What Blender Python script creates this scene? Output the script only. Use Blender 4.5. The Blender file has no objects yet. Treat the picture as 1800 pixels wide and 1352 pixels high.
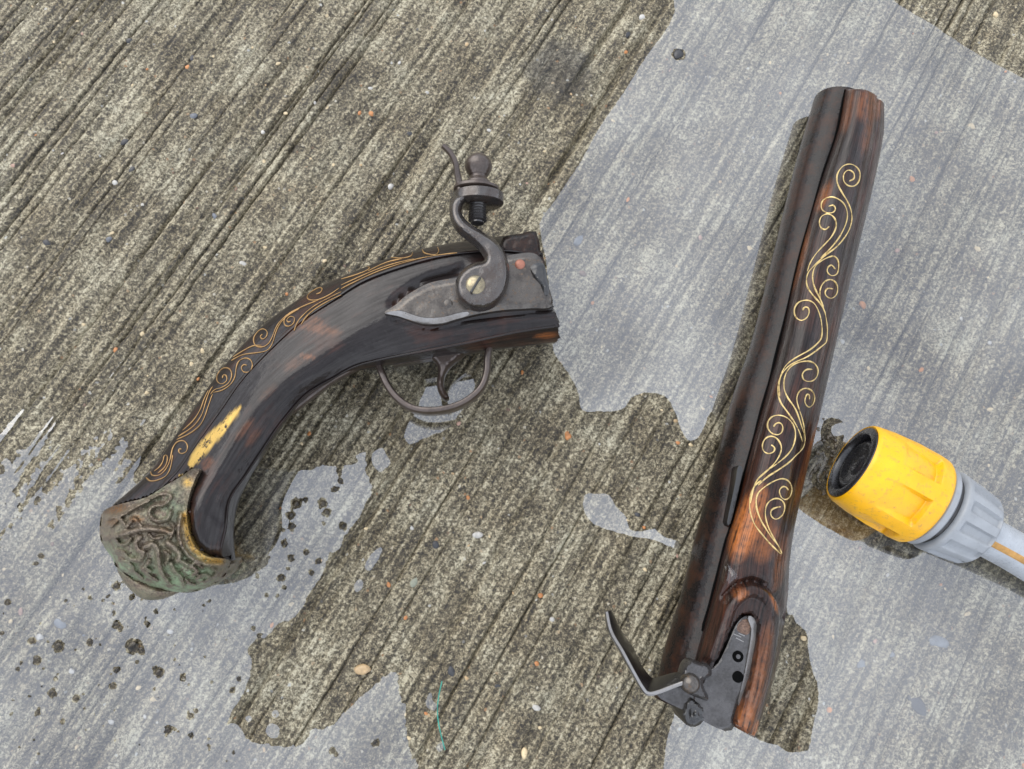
import bpy, bmesh, math, random
import numpy as np
from mathutils import Vector, Matrix
from mathutils.bvhtree import BVHTree
from mathutils.geometry import delaunay_2d_cdt

random.seed(7); RNG = np.random.default_rng(7)
C = bpy.context.scene.collection
SC = bpy.context.scene
MM = 0.001

# ------------------------------------------------------------------ camera
F, CX, CY = 1309.0, 900.0, 676.0
NAD = (840.0, 930.0)            # where the plumb line below the lens meets the picture
H = 0.275                       # lens height above the concrete (m)
_z = -np.array([NAD[0]-CX, -(NAD[1]-CY), -F]); _z /= np.linalg.norm(_z)
_x = np.array([1., 0, 0]); _x = _x-_z*(_x@_z); _x /= np.linalg.norm(_x)
_y = np.cross(_z, _x)
RW = np.array([_x, _y, _z])     # camera -> world
cam_d = bpy.data.cameras.new('camera'); cam = bpy.data.objects.new('camera', cam_d); C.objects.link(cam)
cam_d.sensor_width = 36; cam_d.lens = F/1800*36; cam_d.clip_start = 0.01; cam_d.clip_end = 50
cam.matrix_world = Matrix.Translation((0, 0, H)) @ Matrix([list(r) for r in RW]).to_4x4()
SC.camera = cam

# ------------------------------------------------------------------ sky, sun, exposure
SUN_EL, SUN_AZ = 42.0, -40.0     # degrees; azimuth from +Y towards +X
w = bpy.data.worlds.new('World'); SC.world = w; w.use_nodes = True
nt = w.node_tree; bg = nt.nodes['Background']
sky = nt.nodes.new('ShaderNodeTexSky'); sky.sky_type = 'NISHITA'; sky.sun_disc = False
sky.sun_elevation = math.radians(SUN_EL); sky.sun_rotation = math.radians(SUN_AZ)
sky.dust_density = 4.0; sky.ozone_density = 1.0; sky.air_density = 1.0
hs = nt.nodes.new('ShaderNodeHueSaturation'); hs.inputs['Saturation'].default_value = 0.38
cl = nt.nodes.new('ShaderNodeMix'); cl.data_type = 'RGBA'      # even cloud cover over the whole sky
cl.inputs[0].default_value = 0.88; 
cn = nt.nodes.new('ShaderNodeTexNoise'); cn.inputs['Scale'].default_value = 2.6; cn.inputs['Detail'].default_value = 4; cn.inputs['Roughness'].default_value = 0.5
tc_ = nt.nodes.new('ShaderNodeTexCoord'); nt.links.new(tc_.outputs['Generated'], cn.inputs['Vector'])
cr_ = nt.nodes.new('ShaderNodeValToRGB'); cr_.color_ramp.elements[0].position = 0.36; cr_.color_ramp.elements[1].position = 0.66
cr_.color_ramp.elements[0].color = (0.40, 0.44, 0.53, 1); cr_.color_ramp.elements[1].color = (0.98, 1.04, 1.15, 1)
cm_ = nt.nodes.new('ShaderNodeVectorMath'); cm_.operation = 'SCALE'; cm_.inputs['Scale'].default_value = 8.5
nt.links.new(cn.outputs[0], cr_.inputs[0]); nt.links.new(cr_.outputs[0], cm_.inputs[0]); nt.links.new(cm_.outputs[0], cl.inputs[7])
nt.links.new(sky.outputs[0], hs.inputs['Color']); nt.links.new(hs.outputs[0], cl.inputs[6]); nt.links.new(cl.outputs[2], bg.inputs[0])
bg.inputs[1].default_value = 0.15
sl = bpy.data.lights.new('sun', 'SUN'); sun = bpy.data.objects.new('sun', sl); C.objects.link(sun)
sl.energy = 1.0; sl.angle = math.radians(58); sl.color = (1.0, 0.95, 0.87)
_e, _a = math.radians(SUN_EL), math.radians(SUN_AZ)
sun.rotation_euler = Vector((math.sin(_a)*math.cos(_e), math.cos(_a)*math.cos(_e), math.sin(_e))).to_track_quat('Z', 'Y').to_euler()
SC.view_settings.view_transform = 'Standard'; SC.view_settings.look = 'None'
SC.view_settings.gamma = 1; SC.view_settings.use_curve_mapping = False
SC.view_settings.exposure = 0.74
SC.render.engine = 'CYCLES'; SC.cycles.transparent_max_bounces = 12; SC.cycles.max_bounces = 8

# ------------------------------------------------------------------ helpers
def P(px, py, z):
    """picture point -> world point at height z (mm); arrays allowed"""
    px = np.asarray(px, float); py = np.asarray(py, float); z = np.asarray(z, float)
    ray = np.stack([px-CX, -(py-CY), np.full_like(px, -F)], -1) @ RW.T
    t = (z*MM-H)/ray[..., 2]
    return ray*t[..., None]+np.array([0, 0, H])
def proj(p):
    c = (np.asarray(p, float)-np.array([0, 0, H])) @ RW
    return CX+c[..., 0]/-c[..., 2]*F, CY-c[..., 1]/-c[..., 2]*F
def cr(pts, n, closed=False):
    """Catmull-Rom through pts (k,d), n samples per segment"""
    p = np.asarray(pts, float)
    if closed: q = np.concatenate([p[-1:], p, p[:2]])
    else: q = np.concatenate([2*p[:1]-p[1:2], p, 2*p[-1:]-p[-2:-1]])
    t = np.arange(n)/n; out = []
    for i in range(len(q)-3):
        a, b, c, d = q[i:i+4]
        tt = t.reshape((-1,)+(1,)*(p.ndim-1))
        out.append(0.5*(2*b+(c-a)*tt+(2*a-5*b+4*c-d)*tt**2+(3*b-a-3*c+d)*tt**3))
    if not closed: out.append(p[-1:])
    return np.concatenate(out)
def seg_dist(x, y, poly, closed=True):
    d = np.full(x.shape, 1e18); n = len(poly)
    for i in range(n if closed else n-1):
        ax, ay = poly[i]; bx, by = poly[(i+1) % n]
        vx, vy = bx-ax, by-ay; L = vx*vx+vy*vy+1e-18
        t = np.clip(((x-ax)*vx+(y-ay)*vy)/L, 0, 1)
        d = np.minimum(d, (x-ax-t*vx)**2+(y-ay-t*vy)**2)
    return np.sqrt(d)
def inside(x, y, poly):
    r = np.zeros(x.shape, bool); n = len(poly)
    for i in range(n):
        ax, ay = poly[i]; bx, by = poly[(i+1) % n]
        if ay == by: continue
        r ^= ((ay > y) != (by > y)) & (x < (bx-ax)*(y-ay)/(by-ay)+ax)
    return r
def sdf(x, y, poly): return np.where(inside(x, y, poly), 1, -1)*seg_dist(x, y, poly)
def vnoise(x, y, seed):
    """smooth lattice noise -1..1"""
    tab = np.random.default_rng(seed).random((256, 256))*2-1
    xi = np.floor(x).astype(int); yi = np.floor(y).astype(int); fx = x-xi; fy = y-yi
    fx = fx*fx*(3-2*fx); fy = fy*fy*(3-2*fy)
    g = lambda i, j: tab[(xi+i) & 255, (yi+j) & 255]
    return (g(0, 0)*(1-fx)+g(1, 0)*fx)*(1-fy)+(g(0, 1)*(1-fx)+g(1, 1)*fx)*fy
def mesh(name, v, f, m, parent=None, smooth=True, attrs=None, fixn=True):
    v = np.asarray(v, float)
    if parent is not None:
        r = parent
        while r.parent is not None: r = r.parent
        v = v-np.array(r.location)
    me = bpy.data.meshes.new(name); me.from_pydata(v.tolist(), [], f)
    if fixn:
        bm = bmesh.new(); bm.from_mesh(me); bmesh.ops.recalc_face_normals(bm, faces=bm.faces); bm.to_mesh(me); bm.free()
    me.materials.append(m)
    if smooth: me.polygons.foreach_set('use_smooth', [True]*len(me.polygons))
    for k, a in (attrs or {}).items():
        a = np.asarray(a, float)
        if a.ndim == 1: me.attributes.new(k, 'FLOAT', 'POINT').data.foreach_set('value', a)
        else: me.attributes.new(k, 'FLOAT_VECTOR', 'POINT').data.foreach_set('vector', a.ravel())
    o = bpy.data.objects.new(name, me); C.objects.link(o)
    if parent is not None: o.parent = parent
    if smooth:
        try: me.set_sharp_from_angle(angle=math.radians(42))
        except Exception: pass
    return o
def thing(name, label, cat, loc, group=None):
    o = bpy.data.objects.new(name, None); C.objects.link(o); o.location = loc
    o.empty_display_size = 0.02
    return tag(o, label, cat, group)
def tag(o, label, cat, group=None):
    o['label'] = label; o['category'] = cat
    if group: o['group'] = group
    return o
def sweep(path, a, b, power=2.0, nseg=16, up=None, closed_ends=True):
    """superellipse section along a world path; a = half-width sideways, b = half-height along up (mm)"""
    p = np.asarray(path, float); n = len(p)
    a = np.broadcast_to(np.asarray(a, float), (n,))*MM; b = np.broadcast_to(np.asarray(b, float), (n,))*MM
    t = np.gradient(p, axis=0); t /= np.linalg.norm(t, axis=1)[:, None]+1e-12
    u = np.array([0, 0, 1.]) if up is None else np.asarray(up, float)
    s = np.cross(t, u); s /= np.linalg.norm(s, axis=1)[:, None]+1e-12
    uu = np.cross(s, t)
    ph = np.arange(nseg)/nseg*2*math.pi
    cx_ = np.sign(np.cos(ph))*np.abs(np.cos(ph))**(2/power); sy_ = np.sign(np.sin(ph))*np.abs(np.sin(ph))**(2/power)
    v = p[:, None, :]+s[:, None, :]*(a[:, None]*cx_)[..., None]+uu[:, None, :]*(b[:, None]*sy_)[..., None]
    return grid_solid(v)
def grid_solid(v):
    """(n,k,3) closed loops -> verts, faces with end fans"""
    n, k = v.shape[:2]; f = []
    for i in range(n-1):
        for j in range(k):
            j2 = (j+1) % k; f.append((i*k+j, i*k+j2, (i+1)*k+j2, (i+1)*k+j))
    vv = list(v.reshape(-1, 3)); vv.append(v[0].mean(0)); vv.append(v[-1].mean(0)); c0, c1 = n*k, n*k+1
    for j in range(k):
        j2 = (j+1) % k; f.append((c0, j2, j)); f.append((c1, (n-1)*k+j, (n-1)*k+j2))
    return np.array(vv), f
def slab(outline, ztop, zbot, step=3.0, smooth_out=4, skip_bottom=False):
    """plate from a closed outline; ztop(px,py,d) / zbot(px,py,d) in mm, d = distance to the outline in picture points"""
    ol = cr(outline, smooth_out, True) if smooth_out > 1 else np.asarray(outline, float)
    n = len(ol); x0, y0 = ol.min(0); x1, y1 = ol.max(0)
    gx, gy = np.meshgrid(np.arange(x0+step/2, x1, step), np.arange(y0+step/2, y1, step))
    gx = gx.ravel()+RNG.uniform(-.2, .2, gx.size)*step; gy = gy.ravel()+RNG.uniform(-.2, .2, gy.size)*step
    k = inside(gx, gy, ol) & (seg_dist(gx, gy, ol) > step*0.55)
    pts = [Vector(q) for q in ol]+[Vector((a, b)) for a, b in zip(gx[k], gy[k])]
    vo, eo, fo, ov, oe, of = delaunay_2d_cdt(pts, [(i, (i+1) % n) for i in range(n)], [], 1, 1e-5)
    q = np.array([(a.x, a.y) for a in vo]); d = seg_dist(q[:, 0], q[:, 1], ol); d[d < 1e-3] = 0
    top = P(q[:, 0], q[:, 1], ztop(q[:, 0], q[:, 1], d)+np.zeros(len(q)))
    bot = top.copy(); bot[:, 2] = np.minimum((zbot(q[:, 0], q[:, 1], d)+np.zeros(len(q)))*MM, top[:, 2]-1e-6)
    N = len(q); f = [tuple(t) for t in fo]+[tuple(a+N for a in reversed(t)) for t in fo]
    cnt = {}
    for t in fo:
        for i in range(len(t)):
            e = (t[i], t[(i+1) % len(t)]); cnt[tuple(sorted(e))] = cnt.get(tuple(sorted(e)), [])+[e]
    for es in cnt.values():
        if len(es) == 1: a, b = es[0]; f.append((b, a, a+N, b+N))
    return np.concatenate([top, bot]), f, q
def lathe(p0, ax, prof, nseg=48, rf=None):
    """prof: list of (t mm, r mm) along unit axis ax from p0"""
    p0 = np.asarray(p0, float); ax = np.asarray(ax, float); ax = ax/np.linalg.norm(ax)
    s = np.cross(ax, [0, 0, 1.]); s /= np.linalg.norm(s); u = np.cross(s, ax)
    ph = np.arange(nseg)/nseg*2*math.pi; pr = np.asarray(prof, float)
    r = pr[:, 1][:, None]+np.zeros(nseg)
    if rf is not None: r = r+rf(pr[:, 0][:, None]+np.zeros(nseg), ph[None, :]+np.zeros((len(pr), 1)))
    v = p0+ax*(pr[:, 0]*MM)[:, None, None]+(r*MM)[..., None]*(s*np.cos(ph)[:, None]+u*np.sin(ph)[:, None])[None]
    return grid_solid(v)
def dome(px, py, z, r, h, n=20, rings=6):
    """domed screw or rivet head: r px wide, h mm high, standing on height z"""
    c = P(px, py, z); R = np.linalg.norm(P(px+r, py, z)-c)/MM
    prof = [(-1.2, R)]+[(h*math.sin(a), R*math.cos(a)) for a in np.linspace(0, 1.45, rings)]
    return lathe(c, (0.0001, 0, 1), prof, n)
def hitter(o, off=0.0):
    me = o.data; me.calc_loop_triangles()
    r = o
    while r.parent is not None: r = r.parent
    L = np.array(r.location) if r is not o or o.type == 'EMPTY' else np.zeros(3)
    b = BVHTree.FromPolygons([tuple(np.array(v.co)+L) for v in me.vertices], [tuple(p.vertices) for p in me.polygons])
    def hit(px, py):
        d = RW @ np.array([px-CX, -(py-CY), -F]); d /= np.linalg.norm(d)
        l, nn, i, dd = b.ray_cast(Vector((0, 0, H)), Vector(d))
        return None if l is None else np.array(l)+np.array(nn)*off*MM*(1 if nn.z > 0 else -1)
    return hit
def strand(name, pts, hit, r, m, parent, n=4):
    q = cr(pts, n); w_ = [hit(*a) for a in q]; w_ = [a for a in w_ if a is not None]
    if len(w_) < 4: return None
    keep = [w_[0]]
    for a in w_[1:]:
        if 1e-4 < np.linalg.norm(a-keep[-1]) < 0.006: keep.append(a)
    if len(keep) < 4: return None
    k = np.array(keep); k[1:-1] = (k[:-2]+2*k[1:-1]+k[2:])/4
    rr = np.full(len(k), r); rr *= 1+0.2*np.sin(np.arange(len(k))*0.9+len(k))+0.2*np.sin(np.arange(len(k))*0.23+1); rr[0] *= .6; rr[-1] *= .5
    v, f = sweep(k, rr, rr, 2, 6)
    return mesh(name, v, f, m, parent)

# ------------------------------------------------------------------ materials
class Mat:
    def __init__(s, name):
        s.m = bpy.data.materials.new(name); s.m.use_nodes = True; s.t = s.m.node_tree
        s.b = s.t.nodes['Principled BSDF']; s.out = s.t.nodes['Material Output']
    def n(s, ty, ins=None, **kw):
        nd = s.t.nodes.new(ty)
        for k, v in kw.items(): setattr(nd, k, v)
        for k, v in (ins or {}).items(): s.set(nd, k, v)
        return nd
    def set(s, nd, k, v):
        if hasattr(v, 'is_linked') or isinstance(v, bpy.types.NodeSocket): s.t.links.new(v, nd.inputs[k])
        else: nd.inputs[k].default_value = v
    def P(s, **kw):
        for k, v in kw.items(): s.set(s.b, k.replace('_', ' '), v)
        return s
    def pos(s, scale=(1000, 1000, 1000), rot=0.0, attr=None):
        src = s.n('ShaderNodeAttribute', attribute_name=attr).outputs['Vector'] if attr else s.n('ShaderNodeNewGeometry').outputs['Position']
        if rot:
            src = s.n('ShaderNodeVectorRotate', {'Vector': src, 'Angle': rot}, rotation_type='Z_AXIS').outputs[0]
        return s.n('ShaderNodeVectorMath', {0: src, 1: scale}, operation='MULTIPLY').outputs[0]
    def noise(s, vec, scale=1.0, detail=3, rough=0.55, dist=0.0):
        return s.n('ShaderNodeTexNoise', {'Vector': vec, 'Scale': scale, 'Detail': detail, 'Roughness': rough, 'Distortion': dist}).outputs[0]
    def ramp(s, fac, stops):
        r = s.n('ShaderNodeValToRGB', {'Fac': fac}); e = r.color_ramp.elements
        while len(e) < len(stops): e.new(0.5)
        for el, (p, c) in zip(e, stops):
            el.position = p; el.color = tuple(c)+(1,) if hasattr(c, '__len__') else (c, c, c, 1)
        return r.outputs[0]
    def mix(s, fac, a, b, blend='MIX'):
        nd = s.n('ShaderNodeMix', data_type='RGBA', blend_type=blend)
        s.set(nd, 0, fac)
        for i, v in ((6, a), (7, b)):
            s.set(nd, i, v if not isinstance(v, tuple) else v+(1,) if len(v) == 3 else v)
        return nd.outputs[2]
    def math(s, op, a, b=0.0, clamp=False):
        nd = s.n('ShaderNodeMath', operation=op, use_clamp=clamp); s.set(nd, 0, a); s.set(nd, 1, b); return nd.outputs[0]
    def att(s, name): return s.n('ShaderNodeAttribute', attribute_name=name).outputs['Fac']
    def wet(s, weight, rough=0.04, lo=0.40, hi=0.50, scale=0.13):
        p = s.pos(); nd = s.n('ShaderNodeBump', {'Height': s.noise(p, 0.30, 3, 0.5), 'Strength': 0.5, 'Distance': 0.0005})
        s.t.links.new(nd.outputs[0], s.b.inputs['Coat Normal'])
        return s.P(Coat_Weight=s.math('MULTIPLY', s.ramp(s.noise(p, scale, 4, 0.6), [(lo-0.15, 0.8), (hi+0.15, 1.0)]), weight), Coat_Roughness=rough, Coat_IOR=1.5)
    def bump(s, h, strength=0.3, dist=0.0002):
        nd = s.n('ShaderNodeBump', {'Height': h, 'Strength': strength, 'Distance': dist}); s.t.links.new(nd.outputs[0], s.b.inputs['Normal']); return s

GROOVE = math.radians(59.0)     # broom marks run this way in the world
def m_concrete():
    m = Mat('broomed_concrete')
    p = m.pos(); pr = m.pos((1000, 1000, 1000), -GROOVE)
    st = m.n('ShaderNodeVectorMath', {0: pr, 1: (0.022, 0.46, 0)}, operation='MULTIPLY').outputs[0]
    streak = m.noise(st, 1.0, 3, 0.6, 0.1)
    wv = m.n('ShaderNodeTexNoise', {'Vector': p, 'Scale': 1.6, 'Detail': 3}).outputs['Color']
    pw = m.n('ShaderNodeVectorMath', {0: p, 1: m.n('ShaderNodeVectorMath', {0: wv, 1: (1.5, 1.5, 0)}, operation='MULTIPLY').outputs[0]}, operation='ADD').outputs[0]
    vor = m.n('ShaderNodeTexVoronoi', {'Vector': pw, 'Scale': 1.05, 'Randomness': 1.0})
    cell = m.n('ShaderNodeSeparateColor', {0: vor.outputs['Color']}).outputs[0]
    fine = m.noise(p, 1.9, 5, 0.7)
    tiny = m.noise(p, 4.5, 3, 0.7)
    blot = m.noise(p, 0.045, 4, 0.6)
    big = m.noise(p, 0.95, 6, 0.78, 0.6)
    g = m.math('ADD', m.math('MULTIPLY', big, 1.0), m.math('MULTIPLY', tiny, 0.45))
    g = m.math('ADD', g, m.math('MULTIPLY', m.math('SUBTRACT', cell, 0.5), 0.10))
    g = m.math('ADD', g, m.math('MULTIPLY', m.math('SUBTRACT', streak, 0.5), 0.42))
    g = m.math('ADD', g, m.math('MULTIPLY', m.math('SUBTRACT', blot, 0.5), 0.30))
    col = m.ramp(g, [(0.58, (0.013, 0.0095, 0.005)), (0.69, (0.079, 0.063, 0.036)), (0.775, (0.225, 0.189, 0.119)), (0.90, (0.54, 0.48, 0.34))])
    # an old round damp stain near the cock
    sx = P(985, 120, 0)
    dv = m.n('ShaderNodeVectorMath', {0: m.n('ShaderNodeNewGeometry').outputs['Position'], 1: tuple(sx)}, operation='SUBTRACT').outputs[0]
    dl_ = m.math('ADD', m.math('MULTIPLY', m.n('ShaderNodeVectorMath', {0: dv}, operation='LENGTH').outputs['Value'], 1000.0), m.math('MULTIPLY', m.math('SUBTRACT', m.noise(p, 0.16, 4), 0.5), 14.0))
    col = m.mix(m.ramp(m.math('DIVIDE', dl_, 30.0), [(0.36, 0.95), (0.56, 0.0)]), col, m.mix(1.0, col, (0.42, 0.42, 0.45), 'MULTIPLY'))
    # scattered sand grains of other colours
    v2 = m.n('ShaderNodeTexVoronoi', {'Vector': pw, 'Scale': 0.50, 'Randomness': 1.0})
    c2 = m.n('ShaderNodeSeparateColor', {0: v2.outputs['Color']})
    near = m.math('LESS_THAN', v2.outputs['Distance'], 0.26)
    pick = m.math('MULTIPLY', near, m.math('GREATER_THAN', c2.outputs[0], 0.90))
    gc = m.ramp(c2.outputs[1], [(0.0, (0.50, 0.46, 0.38)), (0.35, (0.42, 0.36, 0.24)), (0.6, (0.30, 0.16, 0.07)), (0.8, (0.05, 0.05, 0.05)), (1.0, (0.55, 0.54, 0.50))])
    col = m.mix(m.math('MULTIPLY', pick, 0.8), col, gc)
    tint = m.ramp(blot, [(0.3, (1.0, 0.96, 0.88)), (0.7, (0.93, 0.97, 1.0))])
    col = m.mix(1.0, col, tint, 'MULTIPLY')
    m.P(Base_Color=col, Roughness=m.ramp(fine, [(0.35, 0.42), (0.7, 0.80)]), Specular_IOR_Level=0.55)
    return m.bump(g, 0.75, 0.00045).m
def m_water(name, r0=0.182, tint=(0.97, 0.98, 0.985, 1)):
    m = Mat(name); m.t.nodes.remove(m.b)
    g_ = m.n('ShaderNodeNewGeometry')
    c_ = m.math('ABSOLUTE', m.n('ShaderNodeVectorMath', {0: g_.outputs['Incoming'], 1: g_.outputs['Normal']}, operation='DOT_PRODUCT').outputs['Value'])
    fr_ = m.math('ADD', r0, m.math('MULTIPLY', 1-r0, m.math('POWER', m.math('SUBTRACT', 1.0, c_), 5.0)), True)
    gl = m.n('ShaderNodeBsdfGlossy', {'Roughness': 0.01, 'Color': (1, 1, 1, 1)})
    tr = m.n('ShaderNodeBsdfTransparent', {'Color': tint})
    mx = m.n('ShaderNodeMixShader', {0: fr_, 1: tr.outputs[0], 2: gl.outputs[0]})
    m.t.links.new(mx.outputs[0], m.out.inputs[0]); return m.m
def m_wood(name, base=(0.014, 0.0095, 0.0085), red=(0.075, 0.024, 0.012), lo=0.52, hi=0.78, bmp=0.3, streak=0.85, hair=1.0):
    m = Mat(name)
    g = m.pos((0.02, 0.45, 1), attr='grain'); g2 = m.pos((0.07, 1.5, 1), attr='grain'); p = m.pos()
    a = m.noise(g, 1, 5, 0.62, 0.4); f = m.noise(g2, 1, 4, 0.65); b = m.noise(p, 0.055, 4, 0.6)
    s = m.math('ADD', m.math('MULTIPLY', a, 0.45), m.math('MULTIPLY', b, 0.6))
    col = m.mix(m.ramp(s, [(lo, 0.0), (hi, 1.0)]), base, red)
    col = m.mix(m.ramp(f, [(0.38, streak), (0.58, 0.0)]), col, (0.005, 0.004, 0.0035))
    wn = m.math('MULTIPLY', m.att('wear'), m.ramp(m.math('ADD', m.math('MULTIPLY', f, 0.7), m.math('MULTIPLY', m.noise(p, 0.5, 4), 0.4)), [(0.40, 0.0), (0.62, 1.0)]))
    col = m.mix(m.math('MULTIPLY', wn, 1.0, True), col, (0.36, 0.115, 0.028))
    gn = m.math('MULTIPLY', m.att('gilt'), m.ramp(m.math('ADD', m.math('MULTIPLY', m.noise(p, 0.3, 6, 0.75), 0.7), m.math('MULTIPLY', f, 0.3)), [(0.42, 0.0), (0.48, 1.0)]))
    col = m.mix(gn, col, (0.62, 0.40, 0.10))
    rough = m.math('ADD', m.ramp(f, [(0.35, 0.26+0.14*hair), (0.62, 0.22-0.08*hair)]), m.math('MULTIPLY', m.noise(p, 0.12, 3), 0.14))
    m.P(Base_Color=col, Roughness=rough, Specular_IOR_Level=m.ramp(f, [(0.35, 0.14-0.06*hair), (0.6, 0.24)]), Metallic=m.math('MULTIPLY', gn, 0.75))
    m.wet(0.40, 0.06)
    h = m.math('ADD', m.math('MULTIPLY', f, hair), m.math('ADD', m.math('MULTIPLY', m.noise(p, 1.3, 3), 0.35), m.math('MULTIPLY', m.noise(p, 0.22, 2), 2.2)))
    return m.bump(h, bmp, 0.0003).m
def m_iron(name, base, rust, metallic=0.8, r0=0.22, r1=0.55, lo=0.45, hi=0.68, bump=0.35, spot=None, coat=0.6, spec=0.6):
    m = Mat(name); p = m.pos()
    a = m.noise(p, 0.16, 5, 0.65); f = m.noise(p, 1.4, 4, 0.7)
    s = m.math('ADD', m.math('MULTIPLY', a, 0.65), m.math('MULTIPLY', f, 0.35))
    mask = m.ramp(s, [(lo, 0.0), (hi, 1.0)])
    col = m.mix(mask, base, rust)
    if spot: col = m.mix(m.ramp(m.noise(p, 0.6, 5, 0.7), [(0.56, 0.0), (0.66, 1.0)]), col, spot)
    m.P(Base_Color=col, Metallic=m.math('MULTIPLY', m.math('SUBTRACT', 1.0, m.math('MULTIPLY', mask, 0.6)), metallic), Roughness=m.ramp(s, [(0.35, r0), (0.7, r1)]), Specular_IOR_Level=spec)
    m.wet(coat)
    return m.bump(f, bump*0.7, 0.00012).m
def m_brass_cap():
    m = Mat('patinated_brass'); p = m.pos()
    a = m.noise(p, 0.20, 5, 0.65); f = m.noise(p, 1.3, 5, 0.7); rel = m.att('relief')
    col = m.mix(m.ramp(f, [(0.38, 0.0), (0.62, 1.0)]), (0.070, 0.052, 0.038), (0.23, 0.18, 0.13))
    gm = m.math('MULTIPLY', m.ramp(m.math('ADD', a, m.math('MULTIPLY', m.math('SUBTRACT', f, 0.5), 0.5)), [(0.40, 0.0), (0.56, 1.0)]), m.att('verd'))
    col = m.mix(gm, col, (0.24, 0.32, 0.19))
    col = m.mix(m.math('MULTIPLY', m.att('rust'), m.ramp(f, [(0.38, 0), (0.55, 1)])), col, (0.15, 0.065, 0.015))
    gl = m.math('MULTIPLY', m.att('gilt'), m.ramp(f, [(0.38, 0), (0.50, 1)]))
    col = m.mix(gl, col, (0.60, 0.37, 0.09))
    m.P(Base_Color=col, Metallic=0.45, Roughness=m.ramp(f, [(0.3, 0.30), (0.7, 0.55)]), Specular_IOR_Level=0.5)
    return m.bump(f, 0.55, 0.0003).m
def m_plain(name, col, rough=0.5, metallic=0.0, spec=0.5, var=0.25, scale=0.25, bump=0.15, dirt=None, bs=1.2, dr=(0.58, 0.75)):
    m = Mat(name); p = m.pos(); a = m.noise(p, scale, 4, 0.6); f = m.noise(p, bs, 4, 0.65)
    c = m.mix(m.ramp(a, [(0.3, 0.0), (0.7, 1.0)]), tuple(x*(1-var) for x in col), tuple(min(1, x*(1+var)) for x in col))
    if dirt: c = m.mix(m.ramp(f, [(dr[0], 0.0), (dr[1], 0.8)]), c, dirt)
    m.P(Base_Color=c, Roughness=m.ramp(f, [(0.3, max(0.02, rough-0.08)), (0.7, rough+0.1)]), Metallic=metallic, Specular_IOR_Level=spec)
    return m.bump(f, bump, 0.0002).m

M_CON = m_concrete(); M_FILM = m_water('puddle_water'); M_DROP = m_water('water_drop', 0.05)
M_BUB = m_water('bubble_skin', 0.03, (0.40, 0.37, 0.33, 1))  # dark tint painted in for light the curved bubbles bend away
M_WOOD = m_wood('dark_wet_walnut', base=(0.012, 0.0085, 0.008), streak=0.35, hair=0.3); M_WOOD2 = m_wood('red_brown_walnut', (0.018, 0.0105, 0.0085), (0.085, 0.024, 0.010), 0.46, 0.74, 0.5)
M_BARREL = m_iron('blackened_barrel_iron', (0.008, 0.006, 0.0055), (0.036, 0.014, 0.007), 0.0, 0.20, 0.46, 0.46, 0.64, bump=1.4, coat=0.30, spec=0.14)
M_LOCK = m_iron('lock_steel', (0.085, 0.074, 0.063), (0.020, 0.013, 0.008), 0.75, 0.22, 0.5, 0.47, 0.60, spot=(0.11, 0.07, 0.04))
M_LOCKD = m_iron('dark_lock_steel', (0.065, 0.061, 0.060), (0.016, 0.013, 0.011), 0.6, 0.2, 0.5, 0.45, 0.6)
M_COCK = m_iron('brown_cock_steel', (0.085, 0.076, 0.070), (0.035, 0.021, 0.014), 0.75, 0.14, 0.42, 0.46, 0.60)
M_GUARD = m_iron('brown_guard_iron', (0.085, 0.063, 0.052), (0.034, 0.020, 0.012), 0.6, 0.28, 0.55, 0.45, 0.6, bump=0.8)
M_BRIGHT = m_iron('filed_bright_steel', (0.26, 0.25, 0.24), (0.15, 0.13, 0.11), 0.8, 0.25, 0.5)
M_BLACK = m_iron('slot_shade_and_gap_black', (0.010, 0.010, 0.010), (0.018, 0.015, 0.013), 0.2, 0.22, 0.5)
M_SCREW = m_iron('worn_brass_screw', (0.30, 0.25, 0.15), (0.09, 0.07, 0.05), 0.85, 0.2, 0.4)
M_SHADE = m_plain('painted_shade_black', (0.003, 0.003, 0.003), 0.9, spec=0.05, var=0.1)  # black painted in for the shade inside holes and the seam
M_COPPER = m_plain('copper_plug', (0.32, 0.13, 0.085), 0.45, 0.3, dirt=(0.10, 0.05, 0.03))
M_GOLD = m_plain('gold_wire', (0.70, 0.52, 0.22), 0.35, 0.5, bump=0.1, dirt=(0.16, 0.09, 0.03), dr=(0.52, 0.68), bs=0.7)
M_GOLDD = m_plain('tarnished_gold_wire', (0.34, 0.20, 0.075), 0.4, 0.45, bump=0.1, dirt=(0.10, 0.06, 0.03))
M_CAP = m_brass_cap()
M_BARE = m_plain('bare_wood', (0.17, 0.10, 0.065), 0.5, var=0.5, scale=0.8, dirt=(0.06, 0.03, 0.02), dr=(0.45, 0.6))

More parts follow.
